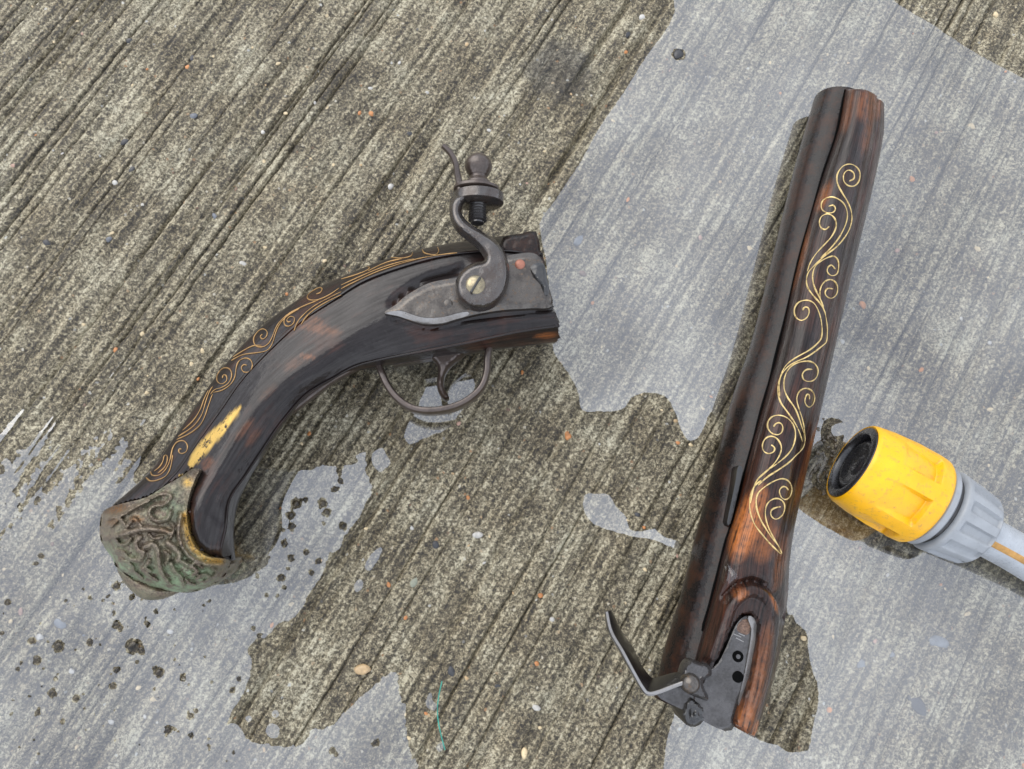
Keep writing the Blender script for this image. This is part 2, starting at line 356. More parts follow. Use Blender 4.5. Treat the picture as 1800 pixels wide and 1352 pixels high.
# ------------------------------------------------------------------ the ground: one displaced sheet
def ground_h(x, y):
    """height in mm at world x, y (mm): broom ridges, sand grain, hollows"""
    c, s = math.cos(GROOVE), math.sin(GROOVE)
    u = x*c+y*s; v = -x*s+y*c
    v = v+0.5*vnoise(u/90, v/60, 1)+0.22*vnoise(u/6, v/5, 2)
    h = 0.58*vnoise(u/230+7, v/2.0, 3)+0.25*vnoise(u/260+3, v/5.3, 4)+0.16*vnoise(u/60, v/1.2, 5)
    gv = np.abs(vnoise(u/700+9, v/4.6+40, 6)+0.10*vnoise(u/40, v/9, 7))
    h -= 2.3*np.exp(-(gv/0.10)**2)*np.clip(0.65+0.8*vnoise(u/50, v/7, 14), 0, 1.2)        # the few deep broom grooves
    h += 0.24*vnoise(x/1.25, y/1.25, 8)+0.14*vnoise(x/0.7+50, y/0.7, 9)
    h += 0.16*vnoise(x/2.6, y/2.6, 10)+0.22*vnoise(x/28, y/28, 11)
    pit = vnoise(x/2.3+80, y/2.3, 12); h -= 0.45*np.clip((pit-0.62)/0.3, 0, 1)
    return h-1.0
def axis(lo, hi, step, far):
    a = np.arange(lo, hi, step); g = step*np.cumsum(1.35**np.arange(1, 26)); g = g[g < far]
    return np.concatenate([lo-g[::-1], a, a[-1]+g])
gx = axis(-218, 262, 0.55, 1500); gy = axis(-122, 250, 0.55, 1500)
XX, YY = np.meshgrid(gx, gy); ZZ = ground_h(XX, YY)
nx, ny = len(gx), len(gy)
V = np.stack([XX, YY, ZZ], -1).reshape(-1, 3)*MM
I = (np.arange(ny-1)[:, None]*nx+np.arange(nx-1)[None]).ravel()
FQ = np.stack([I, I+1, I+1+nx, I+nx], -1)
me = bpy.data.meshes.new('ground'); me.vertices.add(len(V)); me.vertices.foreach_set('co', V.ravel())
me.loops.add(FQ.size); me.loops.foreach_set('vertex_index', FQ.ravel().astype(np.int32))
me.polygons.add(len(FQ)); me.polygons.foreach_set('loop_start', np.arange(0, FQ.size, 4, dtype=np.int32))
me.polygons.foreach_set('loop_total', np.full(len(FQ), 4, np.int32)); me.polygons.foreach_set('use_smooth', np.ones(len(FQ), bool))
me.update(); me.validate(); me.materials.append(M_CON)
ground = bpy.data.objects.new('ground', me); C.objects.link(ground); ground['kind'] = 'structure'
ground['label'] = 'broom-finished sandy concrete slab, wet and grooved'

# pebbles set in the concrete
PC = {'o': (0.42, 0.17, 0.05), 'c': (0.52, 0.41, 0.24), 'w': (0.42, 0.40, 0.36), 'd': (0.028, 0.028, 0.03), 'b': (0.12, 0.13, 0.145), 'p': (0.36, 0.22, 0.16), 'n': (0.13, 0.075, 0.045), 't': (0.42, 0.29, 0.15), 'g': (0.22, 0.23, 0.17)}
PM = {k: m_plain('pebble_'+n_, PC[k], 0.4, spec=0.6, var=0.3, scale=0.5, dirt=tuple(x*0.5 for x in PC[k])) for k, n_ in zip('ocwdbpntg', ('orange', 'cream', 'white', 'black', 'slate', 'pink', 'brown', 'tan', 'olive'))}
def pebble_mesh(seed, m):
    bm = bmesh.new(); bmesh.ops.create_icosphere(bm, subdivisions=2, radius=1.0); r = random.Random(seed)
    k = [(Vector((r.uniform(-1, 1), r.uniform(-1, 1), r.uniform(-.4, .4))).normalized(), r.uniform(0.62, 0.95)) for _ in range(6)]
    for v in bm.verts:
        for n_, d in k:
            e = v.co.dot(n_)-d
            if e > 0: v.co -= n_*e
    a = bpy.data.meshes.new('pebble'); bm.to_mesh(a); bm.free(); a.materials.append(m)
    a.polygons.foreach_set('use_smooth', [True]*len(a.polygons)); return a
PMESH = {k: [pebble_mesh(ord(k)*7+i, PM[k]) for i in range(3)] for k in PC}
PEB = [tuple(t.split(',')) for t in '''330,118,6,o 338,102,8,d 227,71,7,d 218,249,9,d 231,298,8,d 83,427,8,d 191,420,7,b 489,111,6,c 702,110,5,w 653,200,7,o 632,198,5,o 502,199,5,c 687,327,8,w 378,380,8,b 428,464,8,w 571,459,5,c 465,435,5,c 464,284,5,c 415,333,5,n 23,291,6,p 202,321,6,w 651,156,6,w 340,203,8,b 720,235,6,d 1129,30,9,w 1103,60,10,d 1100,91,5,o 1193,96,15,d 1178,124,6,p 1371,165,4,o 1018,424,18,b 1104,351,6,o 1078,212,5,c 1751,25,8,c 1709,222,9,c 1604,315,8,o 1720,438,9,c 1516,536,9,o 1578,440,6,p 1318,438,8,c 1231,418,6,p 1024,480,8,n 1689,560,5,w 645,930,6,c 728,1023,10,g 723,927,6,w 765,957,8,d 530,780,4,c 543,762,5,o 918,655,5,o 997,763,6,o 823,875,5,o 950,1047,5,o 713,1085,5,o 943,1167,5,o 922,1325,10,c 970,1089,5,w 875,1205,6,d 943,1243,8,w 513,1062,6,c 793,1180,10,d 683,1028,5,o 999,768,7,o 1191,779,5,o 1215,782,5,c 1120,905,6,d 1103,915,4,c 1163,721,4,c 1413,1122,6,c 1537,1127,5,p 1513,1167,10,b 1567,1150,8,b 1615,1240,22,d 1652,1130,19,b 1457,1248,6,o 203,615,6,o 356,617,6,c 337,640,5,c 250,587,5,c 36,1075,7,p 300,1110,6,w 125,1180,6,w 270,1230,7,c 195,1268,6,w 70,1120,8,w 105,1095,14,b 1480,600,6,w 1740,720,7,c 1620,650,6,o 1560,1010,5,w 1700,1080,7,c'''.split()]
for i in range(130):
    PEB.append((random.uniform(-20, 1820), random.uniform(-20, 1372), random.uniform(2.2, 5.0), random.choice('occcwwpntb')))
for i, (a, b, r, k) in enumerate(PEB):
    p = P(float(a), float(b), -1.0); r = float(r)*0.21
    o = bpy.data.objects.new('pebble', PMESH[k][i % 3]); C.objects.link(o); o.parent = ground
    h = float(ground_h(np.array([p[0]*1000]), np.array([p[1]*1000]))[0]); rg = random.Random(i)
    sz = r*rg.uniform(0.55, 0.9)
    o.location = (p[0], p[1], min(-0.25, max(h, -1.1)+0.12)*MM - sz*0.30*MM)
    o.scale = (r*MM, sz*MM, sz*0.55*MM); o.rotation_euler = (rg.uniform(-.15, .15), rg.uniform(-.15, .15), rg.uniform(0, 6.3))

# ------------------------------------------------------------------ puddles: sheets of still water shaped to the bright reflection, missing where it darkens
PUD = {
 'right': [(1200, -90), (1187, 18), (1164, 62), (1138, 96), (1107, 147), (1076, 191), (1044, 240), (1018, 289), (1000, 316), (970, 360), (948, 395), (958, 450), (965, 500), (972, 560), (972, 615), (990, 643), (1010, 673), (1017, 697), (1023, 722), (1050, 723), (1080, 723), (1097, 717), (1110, 700), (1130, 691), (1153, 691), (1173, 700), (1183, 717), (1193, 743), (1203, 767), (1213, 775), (1227, 770), (1237, 753), (1250, 723), (1262, 745), (1290, 800), (1340, 900), (1380, 1000), (1383, 1075), (1393, 1080), (1400, 1097), (1418, 1110), (1420, 1137), (1427, 1177), (1437, 1203), (1438, 1240), (1427, 1283), (1420, 1318), (1387, 1322), (1367, 1310), (1340, 1303), (1310, 1284), (1267, 1255), (1195, 1228), (1185, 1260), (1175, 1290), (1166, 1352), (1160, 1460), (1960, 1460), (1960, 230), (1800, 138), (1756, 116), (1693, 80), (1640, 44), (1596, 18), (1560, -8), (1480, -90)],
 'butt': [(-90, 985), (0, 965), (60, 935), (110, 925), (160, 880), (200, 850), (260, 850), (330, 820), (420, 830), (455, 822), (493, 827), (533, 828), (573, 818), (588, 822), (597, 838), (607, 820), (633, 813), (630, 803), (640, 798), (639, 827), (653, 857), (640, 883), (630, 910), (613, 930), (600, 950), (597, 967), (580, 970), (573, 983), (560, 1017), (545, 1040), (535, 1060), (515, 1084), (485, 1100), (468, 1117), (448, 1127), (435, 1144), (441, 1174), (431, 1211), (411, 1244), (401, 1271), (425, 1281), (428, 1301), (458, 1306), (502, 1315), (535, 1305), (548, 1285), (567, 1283), (600, 1260), (627, 1233), (653, 1210), (677, 1190), (695, 1180), (703, 1210), (712, 1243), (712, 1283), (717, 1313), (728, 1340), (732, 1360), (740, 1460), (-90, 1460)],
 'guard': [(700, 640), (767, 630), (800, 640), (815, 652), (833, 667), (832, 690), (807, 727), (790, 750), (767, 763), (743, 772), (720, 782), (710, 767), (717, 747), (730, 727), (740, 700), (750, 677), (743, 665), (720, 660), (700, 657)],
 'guard_sliver': [(640, 642), (690, 642), (687, 656), (646, 655)],
 'bead': [(653, 800), (663, 790), (673, 788), (680, 800), (687, 813), (677, 823), (667, 830), (655, 815)],
 'middle': [(1028, 870), (1050, 868), (1070, 870), (1080, 887), (1100, 910), (1107, 931), (1128, 934), (1150, 930), (1167, 943), (1193, 953), (1190, 965), (1160, 953), (1130, 945), (1107, 942), (1073, 933), (1043, 920), (1027, 900)],
 'drop_a': [(668, 962), (671, 970), (655, 998), (645, 1003), (642, 990), (655, 972)],
 'drop_b': [(632, 1018), (639, 1026), (634, 1038), (625, 1040), (623, 1028)],
 'drop_c': [(757, 1218), (760, 1230), (768, 1240), (764, 1250), (753, 1246), (748, 1234)],
 'drop_d': [(776, 1305), (779, 1316), (772, 1322), (767, 1314)],
 'drop_e': [(470, 1275), (480, 1272), (491, 1281), (488, 1296), (475, 1297), (467, 1287)],
 'drop_f': [(480, 1251), (488, 1249), (491, 1257), (485, 1262), (479, 1258)],
 'drop_g': [(430, 1262), (437, 1257), (443, 1263), (437, 1270)],
 'barrel_sliver': [(1208, 930), (1205, 950), (1200, 980), (1185, 1035), (1172, 1085), (1158, 1150), (1150, 1184), (1146, 1182), (1155, 1140), (1168, 1080), (1182, 1030), (1196, 980)],
 'breech_sliver': [(858, 610), (900, 605), (976, 595), (979, 602), (930, 609), (870, 617)],
}
HOLES = [(1193, 96, 14, 13), (1463, 770, 20, 40), (1450, 840, 24, 25), (1470, 745, 14, 9)]
BUB = [(158, 1128, 7), (235, 1137, 14), (248, 1143, 8), (103, 1136, 11), (65, 1160, 8), (56, 1127, 7), (205, 1098, 8), (212, 1104, 7), (259, 1096, 6), (280, 1182, 9), (272, 1174, 5), (206, 1178, 6), (198, 1206, 6), (92, 1219, 8), (133, 1227, 7), (66, 1253, 6), (68, 1246, 4), (110, 1268, 4), (31, 1178, 4), (52, 1224, 4), (295, 1284, 7), (314, 1285, 3), (336, 1292, 5), (366, 1300, 4), (322, 1191, 6), (331, 1203, 4), (335, 1258, 7), (345, 1250, 5), (361, 1297, 3), (13, 1060, 6), (63, 991, 5), (72, 977, 6), (205, 1030, 9), (217, 1026, 4), (160, 1051, 4), (201, 1078, 4), (146, 1034, 3), (275, 1075, 3), (283, 1130, 3), (4, 1113, 5), (97, 1193, 4), (270, 1211, 3), (411, 1323, 4), (368, 1309, 3), (585, 1320, 6), (590, 1327, 4), (660, 1306, 7), (520, 885, 11), (511, 905, 9), (513, 925, 8), (567, 885, 10), (574, 900, 9), (590, 860, 7), (570, 920, 4), (500, 955, 7), (538, 972, 6), (511, 980, 7), (494, 1015, 8), (505, 1000, 4), (560, 987, 6), (548, 1006, 5), (598, 845, 6), (603, 925, 8), (536, 878, 5), (497, 932, 4), (452, 1012, 4), (398, 1023, 4), (455, 1118, 5), (445, 1105, 4), (420, 1193, 5), (408, 1212, 6), (488, 1048, 4), (470, 1045, 4), (500, 1032, 4), (482, 1258, 3), (232, 1050, 5), (250, 1052, 3), (180, 1057, 3), (190, 1048, 3), (85, 1130, 3)]
for i in range(90):
    bx_, by_ = random.uniform(5, 400), random.uniform(1040, 1340); BUB.append((bx_, by_, random.uniform(1.2, 2.6)))
FS = 0.55; fx = np.arange(-216, 258, FS); fy = np.arange(-118, 246, FS)
FX, FY = np.meshgrid(fx, fy)
def wp(poly): return [(p[0]*1000, p[1]*1000) for p in (P(a, b, 0.3) for a, b in poly)]
Gh = ground_h(FX, FY)
fmask = np.full(FX.shape, -50.0)
dbutt = None
for k, poly in PUD.items():
    q = wp(cr(poly, 2, True))
    ar = np.array(q); x0, y0 = ar.min(0)-45; x1, y1 = ar.max(0)+45
    sub = np.ix_(np.where((fy >= y0) & (fy <= y1))[0], np.where((fx >= x0) & (fx <= x1))[0])
    d = sdf(FX[sub], FY[sub], q)
    if k == 'butt': dbutt = np.full(FX.shape, -60.0); dbutt[sub] = d
    jag = {'right': 0.28, 'butt': 0.85}.get(k, 0.30)
    d = d+jag*(0.6*vnoise(FX[sub]/1.3, FY[sub]/1.3, 21)+0.5*vnoise(FX[sub]/3.3, FY[sub]/3.3, 22))
    if k == 'butt': d = d-np.clip(1-np.abs(d)/4, 0, 1)*0.9*np.clip(Gh[sub]+0.9, -1, 1)
    fmask[sub] = np.maximum(fmask[sub], d)
# water lying in the grooves beside the grip: ridges stand out of it
zone = wp([(-90, 700), (40, 740), (130, 760), (190, 690), (250, 620), (275, 640), (262, 700), (235, 770), (215, 860), (190, 900), (100, 960), (-90, 1010)])
dz = sdf(FX, FY, zone); thr = -2.0+np.clip((dz+4)/14, 0, 1)*0.85+np.clip((dbutt+24)/24, 0, 1)*0.85
Gs = Gh+0.25*vnoise(FX/1.7, FY/1.7, 31)
fmask = np.maximum(fmask, np.minimum((thr-Gs)*1.6, dz+4))
for a, b, r1, r2 in HOLES:
    c = P(a, b, 0.3)*1000; s = 0.21
    e = np.sqrt(((FX-c[0])/(r1*s))**2+((FY-c[1])/(r2*s))**2)
    fmask = np.minimum(fmask, (e-1)*r1*s+0.5*vnoise(FX/1.5, FY/1.5, 33))
for poly in ([(1433, 817), (1443, 800), (1452, 812), (1448, 835), (1438, 845)], [(1462, 750), (1480, 743), (1497, 748), (1485, 763), (1465, 766)], [(1462, 800), (1468, 812), (1462, 826), (1456, 815)]):
    fmask = np.maximum(fmask, sdf(FX, FY, wp(cr(poly, 3, True))))
for a, b, r in BUB:
    c = P(a, b, 0.3)*1000
    sub = np.ix_(np.where(np.abs(fy-c[1]) < 6)[0], np.where(np.abs(fx-c[0]) < 6)[0])
    e = np.hypot(FX[sub]-c[0], FY[sub]-c[1])-r*0.19+0.6*vnoise(FX[sub]/0.9, FY[sub]/0.9, 34)
    fmask[sub] = np.minimum(fmask[sub], e)
def film_mesh(f, z):
    ny_, nx_ = f.shape; ins = f > 0; verts = []; faces = []
    full = ins[:-1, :-1] & ins[:-1, 1:] & ins[1:, :-1] & ins[1:, 1:]
    part = (ins[:-1, :-1] | ins[:-1, 1:] | ins[1:, :-1] | ins[1:, 1:]) & ~full
    def add(p): verts.append(p); return len(verts)-1
    for j in range(ny_-1):
        r = full[j]; i = 0; idx = np.flatnonzero(np.diff(np.concatenate([[0], r.astype(int), [0]])))
        for a, b in zip(idx[::2], idx[1::2]):
            faces.append((add((fx[a], fy[j], z)), add((fx[b], fy[j], z)), add((fx[b], fy[j+1], z)), add((fx[a], fy[j+1], z))))
    for j, i in zip(*np.where(part)):
        cs = [(i, j), (i+1, j), (i+1, j+1), (i, j+1)]; poly = []
        for k in range(4):
            a, b = cs[k], cs[(k+1) % 4]; fa, fb = f[a[1], a[0]], f[b[1], b[0]]
            if fa > 0: poly.append((fx[a[0]], fy[a[1]], z))
            if (fa > 0) != (fb > 0):
                t = fa/(fa-fb); xx = fx[a[0]]+t*(fx[b[0]]-fx[a[0]]); yy = fy[a[1]]+t*(fy[b[1]]-fy[a[1]])
                poly.append((xx, yy, z))
        if len(poly) >= 3: faces.append(tuple(add(p) for p in poly))
    return np.array(verts)*MM, faces
v, f = film_mesh(fmask, 0.30)
pud = mesh('puddle_water', v, f, M_FILM, smooth=False, fixn=False); pud['kind'] = 'structure'
pud['label'] = 'shallow puddle of still water mirroring the pale sky'

# ------------------------------------------------------------------ pistol, grip half
gl = P(600, 640, 0); gl[2] = 0
grip = thing('pistol_grip_half', 'grip half of a broken antique pistol, dark wood with lock, trigger and cast butt cap', 'pistol grip', tuple(gl))
# each station: five rails (x, y, z) across the upper side, from the back edge to the trigger edge
ST = [
 [(942, 408, 20), (950, 447, 33), (965, 515, 34.5), (981, 572, 31), (978, 602, 19)],
 [(870, 418, 20), (876, 441, 33), (887, 515, 34.5), (903, 583, 31), (903, 611, 18)],
 [(780, 432, 20), (787, 449, 33), (799, 520, 34.5), (815, 601, 30.5), (815, 623, 17)],
 [(700, 450, 19.5), (711, 468, 32.5), (724, 545, 34.5), (739, 616, 30), (738, 634, 16)],
 [(620, 480, 19), (640, 494, 31.5), (660, 572, 34.2), (672, 630, 29), (668, 646, 16)],
 [(555, 508, 18.5), (585, 527, 30), (608, 598, 34), (624, 643, 28.5), (612, 655, 16)],
 [(484, 555, 18), (526, 566, 28.5), (558, 630, 33.5), (585, 664, 28), (568, 680, 16)],
 [(432, 600, 18), (471, 616, 28), (508, 664, 33.5), (536, 694, 28), (530, 708, 16)],
 [(381, 660, 18), (423, 668, 27.5), (460, 708, 33.5), (494, 742, 28), (490, 760, 16)],
 [(343, 715, 18), (385, 722, 27.5), (425, 756, 33.5), (462, 788, 28), (462, 804, 16)],
 [(302, 775, 18), (345, 778, 27), (392, 808, 34), (432, 834, 28.5), (437, 846, 16)],
 [(271, 820, 18), (312, 826, 27), (362, 856, 35), (406, 878, 30), (418, 888, 16)],
 [(238, 854, 18), (275, 866, 27), (338, 904, 36), (398, 930, 31.5), (411, 938, 17)],
 [(198, 887, 18), (245, 915, 26), (322, 965, 35), (384, 986, 29), (414, 983, 17)],
]
def loft_stock(ST, sharp, nseg_len, nseg_x, floor=0.0, belly=(0.22, 0.5, 0.8), bz=(4.0, 0.3, 4.0)):
    A = np.array(ST, float); W_ = P(A[..., 0], A[..., 1], A[..., 2])       # (ns, nr, 3)
    U, L = W_[:, 0], W_[:, -1]; bel = []
    for t, z in zip(belly[::-1], bz):
        b = U+(L-U)*t; b = b.copy(); b[:, 2] = (floor+z)*MM; bel.append(b)
    loop = []
    for i in range(W_.shape[1]):
        loop.append(W_[:, i])
        if i in sharp: loop.append(W_[:, i]*0.985+W_[:, min(i+1, W_.shape[1]-1)]*0.015)
    loop += bel
    G = np.stack(loop, 1)
    G = cr(G, nseg_len)
    G = np.transpose(cr(np.transpose(G, (1, 0, 2)), nseg_x, True), (1, 0, 2))
    return G
G = loft_stock(ST, (1, 3), 16, 14)
n0, k0 = G.shape[:2]
# the breech end is torn, not sawn
d0 = G[0].mean(0)-G[1].mean(0); d0 /= np.linalg.norm(d0); kk = np.arange(k0)
G[0] += d0*((0.9*vnoise(kk/2.1, kk*0.0, 81)+0.7*vnoise(kk/0.9, kk*0.0+4, 82))*MM)[:, None]
V_, F_ = grid_solid(G)
arc = np.concatenate([[0], np.cumsum(np.linalg.norm(np.diff(G.mean(1), axis=0), axis=1))])/MM
gr = np.zeros((len(V_), 3)); gr[:n0*k0, 0] = np.repeat(arc, k0); gr[:n0*k0, 1] = np.tile(np.arange(k0)/k0*95, n0)
qx, qy = proj(V_)
CAPO = [(178, 905), (175, 935), (180, 957), (197, 981), (208, 1002), (247, 1024), (281, 1035), (311, 1041), (335, 1040), (359, 1035), (389, 1019), (401, 1003), (407, 987), (398, 983), (385, 981), (362, 978), (343, 962), (332, 935), (328, 902), (333, 870), (343, 842), (350, 826), (338, 824), (318, 838), (290, 854), (258, 874), (215, 885), (190, 893)]
LOBE = [(350, 826), (343, 842), (333, 870), (328, 902), (332, 935), (343, 962), (362, 978), (385, 981), (412, 979)]
# plump rounded end of the grip where it laps over the cap
lob = LOBE+[(450, 960), (480, 860), (430, 790)]
il = inside(qx, qy, lob) & (V_[:, 2] > 0.022); dl = seg_dist(qx, qy, LOBE, False)
rnd = np.sqrt(np.clip(1-(1-np.clip(dl/26, 0, 1))**2, 0, 1))
fade = np.clip((qy-830)/60, 0, 1)
V_[il, 2] += (fade*(rnd*6.0-4.2))[il]*MM
# bed let into the wood round the lock plate, and wood sunk below the cap
LP = [(675.8, 550), (695, 536), (711, 522), (733, 508), (756, 497), (785, 491), (806, 487), (830, 470), (868, 455), (905, 447), (938, 445), (955, 462), (960, 490), (971, 537), (931, 542), (884, 545), (837, 552.5), (801, 562), (777.5, 569), (747, 570), (723, 564), (699, 556)]
hi_ = V_[:, 2] > 0.024
V_[hi_, 2] -= (1.9*np.exp(-(seg_dist(qx, qy, [(690, 534), (706, 519), (730, 502), (755, 490), (785, 482), (812, 474)], False)/6.5)**2))[hi_]*MM
V_[hi_, 2] -= (1.0*np.exp(-(seg_dist(qx, qy, [(690, 560), (723, 571), (747, 576), (780, 575), (840, 559), (930, 548), (972, 544)], False)/4.5)**2))[hi_]*MM
sink = np.clip(sdf(qx, qy, CAPO)/3, 0, 1)
V_[V_[:, 2] > 0.018, 2] -= (sink*6)[V_[:, 2] > 0.018]*MM
def spots(x, y, L): 
    a = np.zeros(x.shape)
    for px, py, rx, ry, ang, amt in L:
        c, s = math.cos(math.radians(ang)), math.sin(math.radians(ang)); dx, dy = x-px, y-py
        e = ((dx*c+dy*s)/rx)**2+((-dx*s+dy*c)/ry)**2; a = np.maximum(a, amt*np.clip(1.35-e, 0, 1))
    return a
wear = spots(qx, qy, [(560, 578, 42, 8, 10, 0.25), (540, 627, 16, 4, 5, 0.4), (515, 640, 20, 10, -35, 0.12), (430, 755, 26, 8, -50, 0.2), (445, 770, 22, 7, -50, 0.15), (470, 690, 22, 8, -40, 0.1), (552, 563, 16, 6, 0, 0.3), (365, 815, 14, 8, -50, 0.3), (960, 590, 22, 6, -6, 0.5)])
gilt = np.zeros(len(V_))
gp = [(424, 714), (418, 728), (405, 745), (390, 765), (372, 785), (352, 808), (335, 822), (330, 818), (337, 800), (352, 778), (372, 758), (392, 742), (408, 724)]
gilt = np.maximum(gilt, np.clip(sdf(qx, qy, gp)/3+0.6, 0, 1)*(V_[:, 2] > 0.02))
gp2 = [(315, 836), (330, 838), (342, 845), (334, 855), (326, 862), (320, 852)]
gilt = np.maximum(gilt, np.clip(sdf(qx, qy, gp2)/3+0.8, 0, 1)*(V_[:, 2] > 0.02))
shr = sdf(qx, qy, CAPO) > 9
keep = [t for t in F_ if not (all(shr[i] for i in t) and np.mean(V_[list(t), 2]) > 0.017)]
stock = mesh('stock', V_, keep, M_WOOD, grip, attrs={'grain': gr, 'wear': wear, 'gilt': gilt})
hit = hitter(stock, 0.12)

# cast butt cap with scroll relief
rel_curves = [([(205, 950), (212, 958), (224, 955), (230, 946)], 3), ([(262, 940), (272, 947), (285, 944)], 3), ([(335, 1000), (342, 990), (356, 998)], 3), ([(225, 1000), (240, 1008), (250, 1016)], 3), ([(372, 998), (380, 1005), (376, 1014)], 3), ([(300, 918), (306, 928), (300, 945)], 3), ([(290, 970), (298, 978), (292, 990)], 3.2), ([(326, 1018), (334, 1026), (342, 1028)], 3), ([(258, 879), (285, 868), (300, 872), (290, 886), (270, 890), (262, 902), (275, 916), (294, 912), (300, 900)], 4),
 ([(183, 946), (215, 940), (250, 930), (285, 932), (300, 938)], 5), ([(190, 912), (215, 905), (235, 893), (262, 880)], 3.5), ([(195, 925), (210, 912), (222, 925), (235, 912), (248, 925)], 4),
 ([(246, 944), (238, 955), (243, 968), (252, 972), (244, 985), (226, 982), (216, 972), (205, 968)], 5), ([(255, 962), (268, 957), (277, 967), (279, 985), (283, 1005), (292, 1020), (300, 1030)], 5.5),
 ([(210, 985), (226, 990), (234, 1002), (224, 1008)], 4.5), ([(295, 955), (308, 965), (316, 975), (312, 985)], 6), ([(312, 985), (325, 990), (340, 998), (346, 1005), (338, 1012)], 4.5), ([(300, 990), (308, 1005), (318, 1015), (322, 1030)], 4.5),
 ([(345, 1018), (352, 1012), (362, 1010), (368, 1016), (360, 1024)], 3.5), ([(250, 1000), (262, 1012), (275, 1020)], 3.5), ([(318, 905), (314, 935), (320, 960), (336, 980), (362, 992), (392, 992)], 4.5), ([(262, 986), (256, 998), (264, 1004)], 4)]
outer_edge = CAPO[:13]
def cap_z(x, y, d):
    de = seg_dist(x, y, outer_edge, False)
    z = 17+20.5*np.sqrt(np.clip(1-(1-np.clip(de/82, 0, 1))**2, 0, 1))
    dl_ = seg_dist(x, y, LOBE, False); z = z-2.0*np.clip(1-dl_/30, 0, 1)
    dt = seg_dist(x, y, CAPO[22:], False); z = z-2.8*np.clip(1-dt/38, 0, 1)**1.3*np.clip((330-x)/60, 0.2, 1)
    r = np.zeros(x.shape)
    for c, s in rel_curves:
        dd = seg_dist(x, y, cr(c, 5), False); r = np.maximum(r, np.exp(-(dd/(s*0.9))**4))
    edge = np.clip(d/6, 0, 1)
    return z+(2.1*r-0.9)*edge+0.45*vnoise(x/7, y/7, 41)*edge
v, f, q = slab(CAPO, cap_z, lambda x, y, d: 17-16.5*np.sqrt(np.clip(1-(1-np.clip(seg_dist(x, y, outer_edge, False)/82, 0, 1))**2, 0, 1)), 2.2, 3)
x_, y_ = q[:, 0], q[:, 1]
verd = np.clip(0.10+0.75*np.exp(-(seg_dist(x_, y_, [(200, 985), (235, 1012), (290, 1032), (345, 1022)], False)/32)**2)+0.6*np.exp(-(np.hypot(x_-290, y_-890)/26)**2)+0.35*np.exp(-(np.hypot(x_-320, y_-1000)/40)**2), 0, 1)
for c, s in rel_curves: verd *= 1-0.75*np.exp(-(seg_dist(x_, y_, cr(c, 5), False)/(s*0.9))**2)
rust = spots(x_, y_, [(205, 895, 22, 8, -15, 0.9), (240, 912, 14, 7, 0, 0.8), (198, 918, 12, 7, 0, .6), (290, 932, 12, 7, 0, .4)])
gi = 0.9*np.exp(-(seg_dist(x_, y_, [(325, 905), (329, 938), (340, 964), (362, 983), (388, 987)], False)/5.5)**2)+np.exp(-(np.hypot(x_-330, y_-848)/8)**2)
two = lambda a: np.concatenate([a, a])
cap = mesh('butt_cap', v, f, M_CAP, grip, attrs={'verd': two(verd), 'rust': two(rust), 'gilt': two(np.clip(gi, 0, 1)), 'relief': two(x_*0)})
cap['label'] = 'cast brass butt cap with scrolled leaf relief and green patina'
v, f, q = slab([(207, 1000), (214, 1018), (226, 1034), (240, 1047), (255, 1054), (272, 1055), (290, 1052), (311, 1041), (290, 1030), (260, 1018), (230, 1004)], lambda x, y, d: 15+5*np.sqrt(np.clip(d/14, 0, 1)), lambda x, y, d: 15-9*np.sqrt(np.clip(d/20, 0, 1)), 3)
zz = np.zeros(len(v)); mesh('cap_boss', v, f, M_CAP, cap, attrs={'verd': zz+0.2, 'rust': zz+0.1, 'gilt': zz, 'relief': zz})

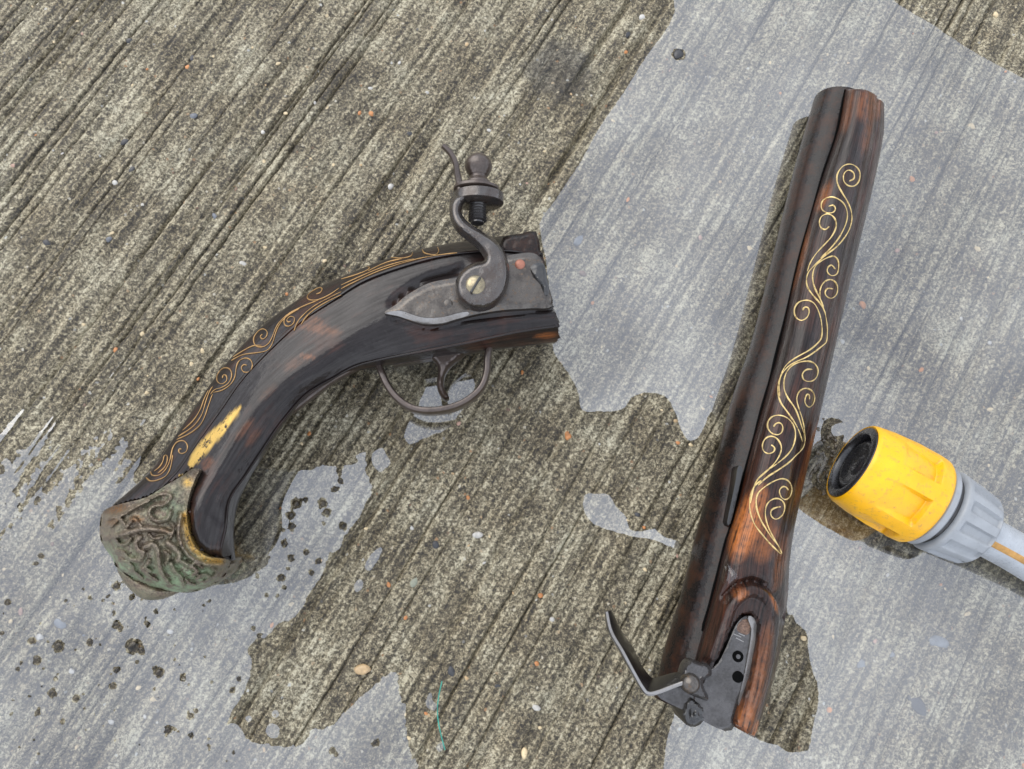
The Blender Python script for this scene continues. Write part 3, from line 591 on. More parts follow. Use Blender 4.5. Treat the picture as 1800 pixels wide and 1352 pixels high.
# inlaid wire scrolls along the back of the grip (points read off at three times size)
def z3(L): return [(a/3, 500+b/3) for a, b in L]
def z4(L): return [(600+a/4.224, 420+b/4.224) for a, b in L]
BACK = [z3(a) for a in (
 [(958, 870), (948, 868), (945, 885), (962, 893), (985, 880), (990, 850), (970, 825), (935, 832), (912, 865), (900, 920), (880, 970), (845, 1005), (805, 1008), (795, 988)],
 [(772, 1020), (795, 1038), (835, 1032), (875, 1012), (898, 975), (908, 930), (912, 900)],
 [(815, 985), (845, 962), (862, 930), (868, 905), (882, 903), (884, 930), (868, 968), (835, 995)],
 [(942, 802), (990, 772), (1035, 735), (1068, 682), (1085, 625), (1102, 575), (1122, 540)],
 [(965, 770), (1020, 720), (1058, 660), (1078, 605), (1100, 560)],
 [(935, 818), (1000, 788), (1055, 745), (1082, 695), (1102, 635), (1122, 580)],
 [(1175, 495), (1180, 478), (1196, 484), (1196, 510), (1170, 526), (1146, 510), (1150, 470), (1180, 442), (1213, 447), (1224, 480), (1208, 520), (1170, 545), (1135, 555), (1112, 580)],
 [(1302, 428), (1288, 424), (1274, 440), (1285, 462), (1312, 462), (1332, 435), (1325, 402), (1295, 389), (1262, 405), (1247, 440), (1240, 490), (1215, 530), (1170, 560), (1128, 570)],
 [(1222, 402), (1280, 372), (1350, 362), (1408, 350), (1438, 312), (1455, 255), (1480, 205), (1520, 165), (1575, 132)],
 [(1230, 385), (1285, 350), (1335, 325), (1380, 322)],
 [(1385, 264), (1374, 276), (1386, 290), (1406, 276), (1410, 250), (1386, 235), (1356, 255), (1338, 290), (1350, 325), (1386, 331), (1420, 310), (1440, 270), (1460, 222), (1492, 182), (1540, 146), (1600, 116), (1680, 84)],
 [(1535, 195), (1522, 200), (1514, 188), (1530, 171), (1553, 176), (1550, 205), (1525, 222), (1502, 214), (1502, 182), (1532, 153), (1580, 128)],
 [(1552, 245), (1568, 203), (1600, 163), (1645, 124), (1705, 88), (1800, 40)],
 [(1590, 212), (1610, 178), (1652, 138), (1722, 94), (1800, 55)],
 [(1668, 52), (1690, 45), (1700, 25), (1684, 18), (1650, 35), (1622, 60), (1630, 82), (1680, 82), (1740, 55), (1790, 20)])]
BACK += [z4(a) for a in ([(0, 372), (120, 312), (250, 252), (400, 198), (560, 152), (720, 122), (860, 105)], [(0, 345), (140, 282), (280, 222), (420, 178), (540, 150)], [(0, 300), (100, 272), (190, 236), (212, 214), (190, 208)], [(370, 140), (440, 146), (515, 132), (530, 102)], [(602, 82), (622, 110), (700, 120), (724, 92), (714, 62)], [(200, 240), (330, 178), (450, 150)])]
for a in BACK: strand('gold_scroll', a, hit, 0.20, M_GOLDD, grip)

# lock plate with filed border
LP = [(675.8, 550), (695, 536), (711, 522), (733, 508), (756, 497), (785, 491), (806, 487), (830, 470), (868, 455), (905, 447), (938, 445), (955, 462), (960, 490), (971, 537), (931, 542), (884, 545), (837, 552.5), (801, 562), (777.5, 569), (747, 570), (723, 564), (699, 556)]
ZL = 37.0
def lp_z(x, y, d): return ZL-1.3*np.clip(1-d/9.0, 0, 1)-0.06*vnoise(x/14, y/14, 51)-0.7*np.clip((x-945)/25, 0, 1)*np.clip(0.5+vnoise(x/9, y/9, 52), 0, 1)
v, f, q = slab(LP, lp_z, lambda x, y, d: 33.0, 3.0, 4)
lock = mesh('lock_plate', v, f, M_LOCK, grip)
v, f, q = slab([(677, 550.5), (700, 555.5), (723, 563), (747, 569), (777, 568), (801, 561), (822, 555), (822, 548), (800, 552), (777, 558), (747, 559), (724, 553), (702, 546)], lambda x, y, d: lp_z(x, y, seg_dist(x, y, cr(LP, 4, True)))+0.10, lambda x, y, d: ZL-2.5, 3, 2); mesh('filed_border', v, f, M_BRIGHT, lock)
v, f = dome(788, 534, ZL-0.2, 9.0, 0.55); mesh('pin', v, f, M_LOCK, lock)
v, f = dome(914, 465, ZL-0.2, 9.5, 0.9); mesh('copper_plug', v, f, M_COPPER, lock)
v, f = dome(939, 471, ZL-0.4, 10, 0.5); mesh('touch_hole_shade', v, f, M_SHADE, lock)  # solid dome; its black stands for the shade inside the hole
# shattered breech end: tang, iron stump
v, f, q = slab([(884, 417), (915, 411), (942, 407), (950, 440), (958, 462), (950, 478), (938, 470), (930, 455), (905, 446), (880, 444)], lambda x, y, d: 32.5+1.5*np.clip(d/6, 0, 1)+0.15*vnoise(x/9, y/9, 55), lambda x, y, d: 14.0, 3.0, 2)
tang = mesh('breech_tang', v, f, M_BARREL, grip)
v, f, q = slab([(932, 470), (944, 462), (957, 466), (962, 490), (966, 512), (958, 520), (950, 500), (938, 488)], lambda x, y, d: 37.0+0.8*np.clip(d/5, 0, 1)*(1+0.4*vnoise(x/7, y/7, 56)), lambda x, y, d: 30.0, 2.5, 2)
mesh('broken_edge', v, f, M_BLACK, tang)

# cock: scrolled body, jaw, thumb spur, jaw screw
CK = [(843, 543), (866, 537), (884, 521), (894, 497), (895, 470), (888, 445), (873, 424), (852, 409), (832, 397), (817, 384), (811, 371), (814, 358), (823, 350), (838, 346), (836, 338), (818, 337), (800, 343), (791, 356), (790, 374), (796, 392), (809, 407), (826, 420), (842, 434), (851, 448), (850, 458), (834, 462), (818, 470), (805, 484), (800, 503), (806, 524), (822, 538)]
v, f, q = slab(CK, lambda x, y, d: 43.0-2.4*np.clip(1-d/8.0, 0, 1)**1.4+0.05*vnoise(x/12, y/12, 61)-3.0*np.clip((400-y)/60, 0, 1), lambda x, y, d: 37.2-3.0*np.clip((400-y)/60, 0, 1), 2.5, 4)
cock = mesh('cock', v, f, M_COCK, grip)
c0 = P(836, 501, 43); R_ = 17.6
v, f = dome(836, 501, 42.6, 18, 1.5, 28); scr = mesh('cock_screw', v, f, M_SCREW, cock)
a_, b_ = P(828, 514, 43.9), P(844, 488, 43.9)
v, f = sweep(np.linspace(a_, b_, 4), 0.42, 0.55, 6, 12); mesh('slot', v, f, M_BLACK, scr)
ja = P(839, 395, 35); jb = P(841.5, 270, 35); ax = jb-ja; Lj = np.linalg.norm(ax)/MM; ax /= np.linalg.norm(ax)
s_ = Lj/125.0
def jt(y): return (395-y)*s_
jc = ja+ax*jt(348)*MM
side = np.cross(ax, [0, 0, 1]); 
def disc(t0, t1, r, off, nseg=36, rz=0.78):
    v, f = lathe(ja+side*off*MM, ax, [(t0, r-0.9), (t0+0.5, r), (t1-0.5, r), (t1, r-0.9)], nseg)
    v[:, 2] = 0.035+(v[:, 2]-0.035)*rz; return v, f
v, f = disc(jt(360), jt(340), 8.6, 0.3); mesh('lower_jaw', v, f, M_COCK, cock)
v, f = disc(jt(338), jt(329), 7.9, -0.6); mesh('upper_jaw', v, f, M_GUARD, cock)
thr_p = []
for i in range(40):
    t = jt(394)+(jt(350)-jt(394))*i/39; thr_p.append((t, (2.9 if i > 3 else 1.7+i*0.3)+0.28*math.sin(i*1.55)))
v, f = lathe(ja, ax, thr_p, 28); js = mesh('jaw_screw', v, f, M_LOCKD, cock)
fin = [(jt(331), 4.4), (jt(326), 4.7), (jt(321), 4.2), (jt(316), 3.2), (jt(312), 3.0), (jt(308), 3.5), (jt(301), 4.35), (jt(293), 4.75), (jt(285), 4.4), (jt(278), 3.4), (jt(273), 2.1), (jt(270), 0.9), (jt(269), 0.2)]
v, f = lathe(ja, ax, cr(fin, 4), 36, lambda t, ph: 0.07*np.sin(t*6)); mesh('finial', v, f, M_GUARD, js)
sp = cr([(810, 342, 36), (808, 326, 36), (804, 306, 37), (801, 288, 38.5), (792, 270, 40), (778, 256, 41)], 6)
v, f = sweep(P(sp[:, 0], sp[:, 1], sp[:, 2]), np.linspace(1.35, 0.75, len(sp)), np.linspace(2.4, 1.4, len(sp)), 3, 14); mesh('thumb_spur', v, f, M_GUARD, cock)

# trigger guard and trigger
tg = cr([(512, 722, 17), (554, 690, 18), (586, 667, 18), (630, 643, 18), (650, 634, 18), (663, 639, 18), (671, 655, 18), (681, 677, 18), (695, 697, 18), (714, 713, 18), (737, 722, 18), (766, 723, 18), (797, 717, 18), (825, 703, 18), (846, 682, 18), (855, 657, 18), (857, 630, 18), (861, 612, 18), (874, 604, 18), (900, 601, 18), (935, 597, 18), (976, 596, 18)], 7)
n_ = len(tg); half = np.interp(np.arange(n_), [0, 25, 45, 80, 110, n_-1], [2.0, 2.6, 3.6, 4.6, 3.6, 3.0])
v, f = sweep(P(tg[:, 0], tg[:, 1], tg[:, 2]+1.0), 1.3, half, 3.2, 16); mesh('trigger_guard', v, f, M_GUARD, grip)
v, f, q = slab([(748, 612), (758, 628), (768, 640), (770, 652), (768, 668), (769, 684), (776, 697), (783, 702), (789, 697), (782, 686), (779, 672), (782, 656), (791, 642), (806, 629), (818, 614)], lambda x, y, d: 20.5-1.2*np.clip(1-d/5, 0, 1), lambda x, y, d: 14.0, 2.5, 3); mesh('trigger', v, f, M_GUARD, grip)
v, f, q = slab([(690, 632), (760, 620), (860, 603), (862, 612), (760, 630), (692, 642)], lambda x, y, d: 19.0, lambda x, y, d: 14.5, 5, 1); mesh('trigger_plate', v, f, M_GUARD, grip)

# ------------------------------------------------------------------ pistol, barrel half
bl = P(1390, 720, 0); bl[2] = 0
bar = thing('pistol_barrel_half', 'barrel half of a broken antique pistol, red-brown wood with gold scroll inlay and folded frizzen', 'pistol barrel', tuple(bl))
BL = np.array([(1437, 166), (1403, 284), (1364, 444), (1326, 596), (1289, 707), (1238, 900), (1201, 1047), (1170, 1150), (1154, 1222)], float)
br = np.array([10.2, 10.4, 10.6, 10.9, 11.2, 11.9, 12.5, 13.0, 13.2])
Lw = P(BL[:, 0], BL[:, 1], br+1.5); dirv = Lw[-1]-Lw[0]; dirv[2] = 0; dirv /= np.linalg.norm(dirv)
perp = np.cross([0, 0, 1], dirv); perp *= np.sign(perp[0])
axl = Lw+perp*(br*0.98*MM)[:, None]; axl[:, 2] = (br+0.6)*MM
pa = cr(np.concatenate([axl, br[:, None]], 1), 8)
pre = np.array([list(pa[0, :3]-dirv*0.0004)+[pa[0, 3]*0.90], list(pa[0, :3]-dirv*0.0002)+[pa[0, 3]*0.97]]); pa = np.concatenate([pre, pa])
v, f = sweep(pa[:, :3], pa[:, 3], pa[:, 3], 2.0, 48); barrel = mesh('barrel', v, f, M_BARREL, bar)
SB = [  # seam, left shoulder, crest, right ridge, right edge
 [(1484, 158, 18.5), (1496, 158, 29), (1522, 160, 32), (1543, 171, 25.5), (1553, 190, 16)],
 [(1470, 231, 18.5), (1481, 231, 29), (1508, 233, 32.5), (1537, 237, 27), (1552, 240, 15)],
 [(1440, 322, 18.5), (1452, 322, 29), (1484, 325, 33), (1518, 330, 27.5), (1533, 334, 15)],
 [(1402, 458, 18.5), (1415, 458, 29.5), (1450, 461, 33.5), (1485, 466, 28), (1500, 470, 15)],
 [(1369, 600, 18.5), (1382, 600, 29.5), (1418, 603, 34), (1452, 608, 28.5), (1467, 612, 15)],
 [(1344, 693, 19), (1357, 693, 30), (1393, 696, 34), (1430, 701, 29), (1446, 706, 15)],
 [(1318, 787, 19.5), (1331, 787, 30), (1367, 790, 34), (1407, 796, 29), (1424, 800, 15)],
 [(1289, 900, 20), (1302, 900, 30.5), (1338, 903, 34.5), (1382, 908, 30), (1399, 912, 15)],
 [(1268, 973, 20.5), (1281, 973, 31), (1320, 976, 35), (1368, 980, 31), (1388, 984, 15)],
 [(1252, 1040, 21), (1266, 1040, 31), (1312, 1042, 35), (1362, 1047, 31.5), (1384, 1050, 15)],
 [(1233, 1110, 21.5), (1246, 1110, 31), (1296, 1113, 34.5), (1352, 1118, 32), (1374, 1122, 15)],
 [(1214, 1180, 21.5), (1226, 1180, 31), (1280, 1184, 34), (1338, 1190, 32), (1359, 1194, 15)],
 [(1196, 1240, 21.5), (1210, 1242, 31), (1264, 1260, 34), (1312, 1284, 32), (1327, 1292, 15)],
]
G = loft_stock(SB, (0,), 18, 15, belly=(0.1, 0.5, 0.85), bz=(4.0, 0.3, 5.0))
n0, k0 = G.shape[:2]
d0 = G[-1].mean(0)-G[-2].mean(0); d0 /= np.linalg.norm(d0); kk = np.arange(k0)
G[-1] += d0*((1.0*vnoise(kk/2.1, kk*0.0, 83)+0.8*vnoise(kk/0.9, kk*0.0+4, 84))*MM)[:, None]
# soften the muzzle end
ends = []
for sc_, back in ((0.84, 0.0011), (0.92, 0.0009), (0.97, 0.0005)):
    c_ = G[0].mean(0); ends.append(c_+(G[0]-c_)*sc_-dirv*back)
G = np.concatenate([np.array(ends), G]); n0 = len(G)
V_, F_ = grid_solid(G)
arc = np.concatenate([[0], np.cumsum(np.linalg.norm(np.diff(G.mean(1), axis=0), axis=1))])/MM
gr = np.zeros((len(V_), 3)); gr[:n0*k0, 0] = np.repeat(arc, k0); gr[:n0*k0, 1] = np.tile(np.arange(k0)/k0*95, n0)
qx, qy = proj(V_); up = V_[:, 2] > 0.018
# channel cut beside the right-hand edge, arch moulding and lock bed at the breech
R_edge = [(a[3][0]+2, a[3][1]) for a in SB[:9]]
V_[up, 2] -= (0.9*np.exp(-(seg_dist(qx, qy, R_edge, False)/3.2)**2))[up]*MM
BED = [(1207, 1260), (1236, 1210), (1258, 1169), (1277, 1131), (1291, 1098), (1307, 1079), (1326, 1079), (1336, 1098), (1333, 1134), (1322, 1193), (1307, 1236), (1289, 1290), (1240, 1300)]
sb = sdf(qx, qy, BED)
V_[up, 2] -= (5.5*np.clip(sb/7+0.25, 0, 1))[up]*MM
ARCH = [(1250, 1150), (1268, 1100), (1283, 1062), (1302, 1042), (1322, 1036), (1343, 1044), (1355, 1064), (1358, 1090), (1350, 1150), (1335, 1220), (1316, 1284)]
da = seg_dist(qx, qy, cr(ARCH, 4), False)
aw = np.clip((qy-1020)/30, 0, 1)
V_[up, 2] += (aw*(3.0*np.exp(-(np.clip(da-6, 0, None)/6)**2)-0.3))[up]*MM
rim = [(1275, 1050), (1296, 1028), (1322, 1020), (1350, 1030), (1368, 1055), (1376, 1085)]
V_[up, 2] -= (1.9*np.exp(-(seg_dist(qx, qy, rim, False)/6)**2))[up]*MM
wear = spots(qx, qy, [(1312, 925, 26, 62, 18, 1.0), (1335, 880, 14, 30, 18, 0.6), (1345, 950, 26, 40, 15, 0.45), (1530, 185, 26, 32, 15, 0.35), (1490, 195, 10, 40, 12, 0.25), (1525, 230, 8, 45, 12, 0.25), (1448, 345, 10, 30, 25, 0.5), (1408, 455, 7, 60, 15, 0.5), (1330, 1200, 12, 80, 12, 0.35), (1345, 1130, 9, 40, 8, 0.25), (1300, 1045, 14, 10, -30, 0.6), (1322, 1285, 6, 22, 12, 1.3), (1430, 780, 7, 60, 17, 0.6), (1310, 1260, 12, 30, 12, 0.6), (1357, 1060, 5, 20, -20, 0.7), (1415, 830, 8, 60, 16, 0.4), (1372, 990, 12, 50, 10, 0.3)])
wood = mesh('forestock', V_, F_, M_WOOD2, bar, attrs={'grain': gr, 'wear': wear, 'gilt': np.zeros(len(V_))})
hit = hitter(wood, 0.06)
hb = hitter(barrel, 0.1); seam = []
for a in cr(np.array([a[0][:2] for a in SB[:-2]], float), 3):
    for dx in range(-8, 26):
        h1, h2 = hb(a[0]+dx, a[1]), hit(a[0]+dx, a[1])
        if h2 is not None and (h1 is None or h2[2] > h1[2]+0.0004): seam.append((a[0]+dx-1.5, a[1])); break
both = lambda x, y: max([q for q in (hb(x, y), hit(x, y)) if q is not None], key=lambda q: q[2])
strand('seam_shade_line', seam, both, 0.5, M_SHADE, bar, 2)  # dark tube painted in for the shadow between barrel and stock

# gold scrolls: traced at several magnifications
def za(L): return [(1320+a/3.219, 140+b/3.219) for a, b in L]
def zb(L): return [(1000+a/2.25, b/2.25) for a, b in L]
def zc(L): return [(1200+a/3.757, 640+b/3.757) for a, b in L]
def zd(L): return [(900+a/3, 600+b/3) for a, b in L]
SCR = [
 za([(555, 575), (582, 560), (580, 528), (552, 512), (526, 533), (525, 575), (550, 601), (585, 602), (611, 572), (615, 525), (592, 491), (555, 478), (515, 495), (488, 540), (490, 590), (515, 640), (545, 690), (565, 740), (570, 790), (555, 850), (520, 905), (480, 950), (440, 980), (390, 1022), (350, 1062), (325, 1092), (315, 1130), (320, 1175), (350, 1220), (385, 1260), (410, 1300)])+zb([(1014, 1245), (1020, 1285), (1021, 1320), (1017, 1350)])+zd([(1640, 20), (1560, 80), (1490, 112), (1440, 150), (1412, 200), (1402, 260), (1415, 320), (1450, 370), (1490, 430), (1515, 480), (1530, 530)]),
 za([(440, 718), (465, 712), (478, 730), (465, 752), (430, 755), (402, 735), (400, 700), (420, 675), (460, 665), (500, 680), (530, 710), (545, 760), (535, 820), (500, 890), (450, 955), (395, 1010)]),
 za([(442, 832), (420, 850), (395, 837), (388, 805), (400, 775), (430, 761), (460, 771), (480, 800), (480, 840), (455, 890), (410, 940), (365, 990), (335, 1040), (320, 1085)]),
 za([(475, 1072), (455, 1050), (435, 1063), (432, 1090), (455, 1110), (485, 1100), (495, 1060), (490, 1020), (470, 1000), (440, 1005), (400, 1025), (365, 1055), (350, 1100), (352, 1150), (370, 1200), (395, 1250), (410, 1290)]),
 za([(462, 1184), (432, 1182), (418, 1205), (430, 1230), (460, 1237), (485, 1210), (488, 1170), (470, 1140), (440, 1132), (410, 1150), (392, 1185), (390, 1230), (400, 1270), (413, 1305)]),
 zb([(925, 1228), (932, 1216), (946, 1218), (950, 1238), (938, 1260), (915, 1268), (895, 1250), (893, 1220), (910, 1196), (940, 1188), (970, 1200), (990, 1240), (1000, 1290), (998, 1335)])+zd([(1610, 10), (1570, 45), (1500, 85), (1450, 122), (1422, 170), (1409, 230), (1412, 290)]),
 zd([(1582, 148), (1550, 150), (1530, 175), (1540, 205), (1575, 212), (1605, 190), (1612, 150), (1595, 118), (1560, 105), (1510, 112), (1465, 140), (1438, 190), (1435, 250), (1455, 300), (1490, 350), (1510, 400), (1530, 460), (1545, 510), (1535, 560)])+zc([(750, 600), (700, 650), (630, 700), (560, 745), (500, 800)]),
 zc([(835, 232), (832, 202), (815, 205), (805, 250), (830, 285), (860, 265), (870, 215), (850, 175), (810, 160), (770, 180), (752, 230), (765, 290), (785, 350), (800, 420), (805, 480)]),
 zc([(600, 415), (615, 395), (640, 388), (660, 410), (655, 450), (625, 468), (585, 455), (562, 420), (565, 380), (590, 350), (630, 338), (680, 350), (720, 385), (742, 440), (740, 500), (720, 560), (680, 610), (620, 660), (560, 700), (510, 745), (480, 790), (460, 850), (448, 920)]),
 zc([(585, 535), (606, 552), (600, 580), (565, 592), (535, 575), (527, 535), (545, 495), (585, 477), (625, 495), (650, 540), (645, 590), (610, 650), (560, 703), (512, 748)]),
 zc([(695, 832), (680, 812), (655, 812), (637, 840), (650, 880), (680, 895), (710, 870), (718, 820), (700, 775), (660, 757), (610, 770), (550, 805), (500, 850), (485, 900), (490, 960), (515, 1030), (550, 1090), (590, 1150), (630, 1200), (655, 1250)]),
 zc([(645, 942), (615, 948), (585, 965), (582, 1000), (610, 1025), (645, 1010), (670, 970), (668, 920), (640, 892), (600, 890), (560, 920), (545, 970), (550, 1030), (570, 1090), (600, 1150), (635, 1210), (652, 1250)]),
 zc([(520, 770), (480, 800), (455, 850), (443, 910), (447, 980), (475, 1060), (520, 1120), (570, 1180), (620, 1230), (650, 1256)]),
]
for a in SCR: strand('gold_scroll', a, hit, 0.235, M_GOLD, bar)
# chipped gilt edge low on the right flank
gd = [(1437, 740), (1430, 765), (1424, 790), (1416, 815), (1410, 840), (1405, 868)]
# black strip drawn as the shade in the slot between barrel and stock
v, f, q = slab([(1300, 818), (1306, 826), (1301, 850), (1294, 880), (1284, 920), (1278, 918), (1286, 880), (1293, 845), (1296, 825)], lambda x, y, d: 26.5, lambda x, y, d: 15.0, 4, 2); mesh('slot_shade_strip', v, f, M_BLACK, bar)

# lock bed: front half of the plate, shade plugs for holes, pan and frizzen
PL = [(1155, 1222), (1185, 1205), (1225, 1195), (1240, 1180), (1262, 1166), (1280, 1130), (1293, 1100), (1308, 1084), (1324, 1084), (1333, 1100), (1331, 1134), (1319, 1193), (1304, 1236), (1286, 1284), (1248, 1274), (1222, 1258), (1190, 1243)]
ZP = 31.5
def pl_z(x, y, d):
    right = np.clip((x-(1300-(y-1130)*0.27))/20, 0, 1)
    return ZP-1.6*np.clip(1-d/9.5, 0, 1)*right-0.3*np.clip(1-d/4, 0, 1)-0.12*vnoise(x/6, y/6, 71)
v, f, q = slab(PL, pl_z, lambda x, y, d: 22.0, 3.0, 3); plate = mesh('lock_plate', v, f, M_LOCKD, bar)
v, f, q = slab([(1316, 1083), (1325, 1086), (1331, 1102), (1329, 1136), (1317, 1194), (1302, 1238), (1298, 1232), (1308, 1190), (1318, 1134), (1321, 1106), (1316, 1092)], lambda x, y, d: 32.2-0.05*(x-(1318-(y-1130)*0.27)), lambda x, y, d: 26, 4, 2); mesh('filed_edge', v, f, M_BRIGHT, plate)
v, f, q = slab([(1295, 1107), (1300, 1094), (1310, 1088), (1317, 1093), (1319, 1108), (1313, 1116), (1303, 1113)], lambda x, y, d: ZP+0.1+0.12*vnoise(x/3, y/8, 72), lambda x, y, d: ZP-2, 2.5, 2); mesh('worn_patch', v, f, M_BARE, plate)
for a, b, c, d in ((1289, 1114, 1303, 1120), (1293, 1121, 1307, 1128), (1298, 1113, 1309, 1118)):
    v, f = sweep(np.linspace(P(a, b, ZP+0.12), P(c, d, ZP+0.12), 4), 0.22, 0.12, 2, 6); mesh('scratch', v, f, M_BRIGHT, plate)
for x, y in ((1297, 1154), (1297, 1190)):
    c = P(x, y, ZP); v, f = lathe(c, (1e-4, 0, 1), [(-2.0, 1.75), (0.22, 1.75), (0.25, 1.6), (0.26, 0.2)], 24); ho = mesh('rivet_hole_shade', v, f, M_SHADE, plate)  # closed plug, coloured as the shade inside a rivet hole
    if y < 1170: v, f = lathe(c+np.array([0, 0, 0.0002]), (1e-4, 0, 1), [(0, 0.8), (0.25, 0.7), (0.3, 0.2)], 16); mesh('pin', v, f, M_LOCKD, ho)
v, f, q = slab([(1203, 1170), (1215, 1160), (1232, 1166), (1243, 1167), (1250, 1176), (1250, 1188), (1236, 1196), (1238, 1210), (1245, 1224), (1243, 1232), (1230, 1228), (1215, 1222), (1202, 1214), (1196, 1195)], lambda x, y, d: 35.0-1.5*np.clip(1-d/6, 0, 1)+0.2*vnoise(x/4, y/4, 74), lambda x, y, d: 29.0, 2.5, 3); bridle = mesh('frizzen_bridle', v, f, M_LOCKD, bar)
v, f = dome(1213, 1201, 35.0, 17.5, 3.0, 28, 8); mesh('pivot_screw', v, f, M_LOCK, bridle)
v, f, q = slab([(1203, 1236), (1214, 1226), (1232, 1238), (1238, 1252), (1236, 1268), (1222, 1278), (1206, 1274), (1199, 1256)], lambda x, y, d: 31.5+1.0*np.clip(d/5, 0, 1)+0.9*vnoise(x/8, y/8, 75), lambda x, y, d: 18.0, 2.5, 2); mesh('pan_lug', v, f, M_BLACK, bar)
rim_o = [(1065, 1075), (1071, 1110), (1091, 1146), (1110, 1181), (1127, 1211), (1138, 1222), (1156, 1219), (1184, 1208), (1205, 1200)]
rim_i = [(1075, 1073), (1097, 1116), (1113, 1138), (1126, 1166), (1143, 1189), (1152, 1193), (1165, 1190), (1187, 1184), (1207, 1182)]
zo = [37, 37, 37, 37, 37, 37, 36.5, 36, 36]; zi = [33, 27, 25, 25, 26, 27, 29, 31, 33]
A_ = cr(np.array([(a, b, z) for (a, b), z in zip(rim_o, zo)]), 6); B_ = cr(np.array([(a, b, z) for (a, b), z in zip(rim_i, zi)]), 6)
WA = P(A_[:, 0], A_[:, 1], A_[:, 2]); WB = P(B_[:, 0], B_[:, 1], B_[:, 2])
dn = np.array([0, 0, -0.0016]); n_ = len(WA)
loop = np.stack([WA, WA*0.80+WB*0.20+np.array([0, 0, 0.0004]), WB, WB+dn, WA+dn*1.6+(WA-WB)*0.05], 1)
v, f = grid_solid(loop); fr = mesh('frizzen', v, f, M_BLACK, bar)
rp = WA*0.90+WB*0.10+np.array([0, 0, 0.0003])
v, f = sweep(rp, np.interp(np.linspace(0, 1, n_), [0, .15, .6, 1], [0.4, 0.65, 0.65, 0.6]), 0.45, 3, 10); mesh('filed_rim', v, f, M_BRIGHT, fr)

# ------------------------------------------------------------------ garden hose with its snap connector
hl = P(1640, 890, 0); hl[2] = 0
hose = thing('garden_hose', 'pale grey garden hose ending in a yellow and grey snap connector', 'hose', tuple(hl))
ZH = 17.2
f0 = P(1497, 812, ZH); f1 = P(1729, 940, ZH); hax = f1-f0; hax /= np.linalg.norm(hax)
pxmm = np.linalg.norm(P(1624, 883, ZH)-f0)/MM      # length of the yellow sleeve, mm
LY = pxmm
M_YEL = m_plain('yellow_plastic', (0.82, 0.415, 0.005), 0.34, spec=0.5, var=0.12, scale=0.08, dirt=(0.42, 0.22, 0.06), bs=0.6, dr=(0.54, 0.74))
M_GREY = m_plain('grey_plastic', (0.27, 0.285, 0.30), 0.42, spec=0.5, var=0.14, scale=0.1, dirt=(0.15, 0.14, 0.13), dr=(0.6, 0.85))
M_RUB = m_plain('black_rubber', (0.018, 0.018, 0.02), 0.25, spec=0.7, var=0.2, bump=0.2)
M_HOSE = m_plain('braided_hose_pvc', (0.35, 0.37, 0.39), 0.3, spec=0.5, var=0.15, scale=0.2, dirt=(0.30, 0.31, 0.32))
M_STRIPE = m_plain('hose_stripe_ochre', (0.42, 0.22, 0.05), 0.4, var=0.3, scale=0.4, dirt=(0.20, 0.10, 0.04))
PADN = 6; PH0 = math.radians(118)
def ss(a, lo, hi): return np.clip((a-lo)/(hi-lo), 0, 1)
def pads(t, ph):
    d = (ph-PH0+math.pi/PADN) % (2*math.pi/PADN)-math.pi/PADN
    wid = math.radians(19)
    across = ss(wid-np.abs(d), -0.01, 0.035)
    along = ss(t, LY*0.30, LY*0.36)*ss(LY*0.80-t, -0.0, 0.7)
    depth = 0.4+2.3*ss(t, LY*0.32, LY*0.80)
    return -across*along*depth+0.05*np.cos(3*ph)
ty = np.linspace(0, 1, 60)
ry = np.interp(ty, [0, .02, .06, .25, .55, .85, .95, .985, 1], [14.4, 15.0, 15.3, 16.2, 16.9, 16.9, 16.6, 16.0, 15.2])
v, f = lathe(f0, hax, [(LY*0.10, 13.2), (LY*0.02, 13.6)]+list(zip(ty*LY, ry)), 180, pads)
f = [t for t in f if not (len(t) == 3 and max(t) == len(v)-2) and not (len(t) == 3 and len(v)-2 in t)]
sleeve = mesh('yellow_sleeve', v, f, M_YEL, hose)
v, f = lathe(f0, hax, [(3.0, 10.6), (0.2, 10.8), (-0.35, 11.2), (-0.45, 12.4), (-0.1, 13.7), (1.0, 14.2), (2.5, 14.0)], 64)
# open ring: drop the end fans so that the socket stays hollow
f = [t for t in f if len(t) == 4]; mesh('front_ring', v, f, M_RUB, hose)
v, f = lathe(f0, hax, [(9.0, 0.5), (9.0, 7.0), (7.0, 9.0), (2.5, 10.7), (2.0, 10.9)][::1], 48); f = [t for t in f if not (len(t) == 3 and max(t) == len(v)-1)]; mesh('socket', v, f, M_RUB, hose)
v, f = lathe(f0, hax, cr([(7, 9.9), (2.6, 9.7), (1.4, 9.0), (1.1, 8.0), (2.0, 6.4), (2.4, 4.2), (1.6, 2.6), (1.3, 0.3)], 4), 40); mesh('valve', v, f, M_RUB, hose)
def H_(t0, prof): return [(LY+t0+a, b) for a, b in prof]
v, f = lathe(f0, hax, H_(-2, [(0, 12), (2.2, 14.8), (2.6, 15.2), (4.4, 15.2), (5.0, 14.6), (5.2, 12)]), 72); mesh('grey_ring', v, f, M_GREY, hose)
v, f = lathe(f0, hax, H_(2, [(0, 11), (0.2, 13.4), (3.0, 13.4), (3.2, 11)]), 64); mesh('black_gap_ring', v, f, M_BLACK, hose)  # black ring set in the gap between grey ring and collar
LC = 15.5
def flutes(t, ph):
    d = (ph+0.12) % (2*math.pi/12)-math.pi/12
    rel = (t-LY-5.0)
    rib = ss(0.135-np.abs(d), -0.015, 0.03)*ss(rel, 2.2, 3.6)*ss(LC-0.8-rel, 0, 0.4)
    return -rib*1.5
tc = np.linspace(0, 1, 40)
rc = np.interp(tc, [0, .03, .08, .5, .93, 1], [13.6, 15.0, 15.3, 14.6, 13.4, 12.4])
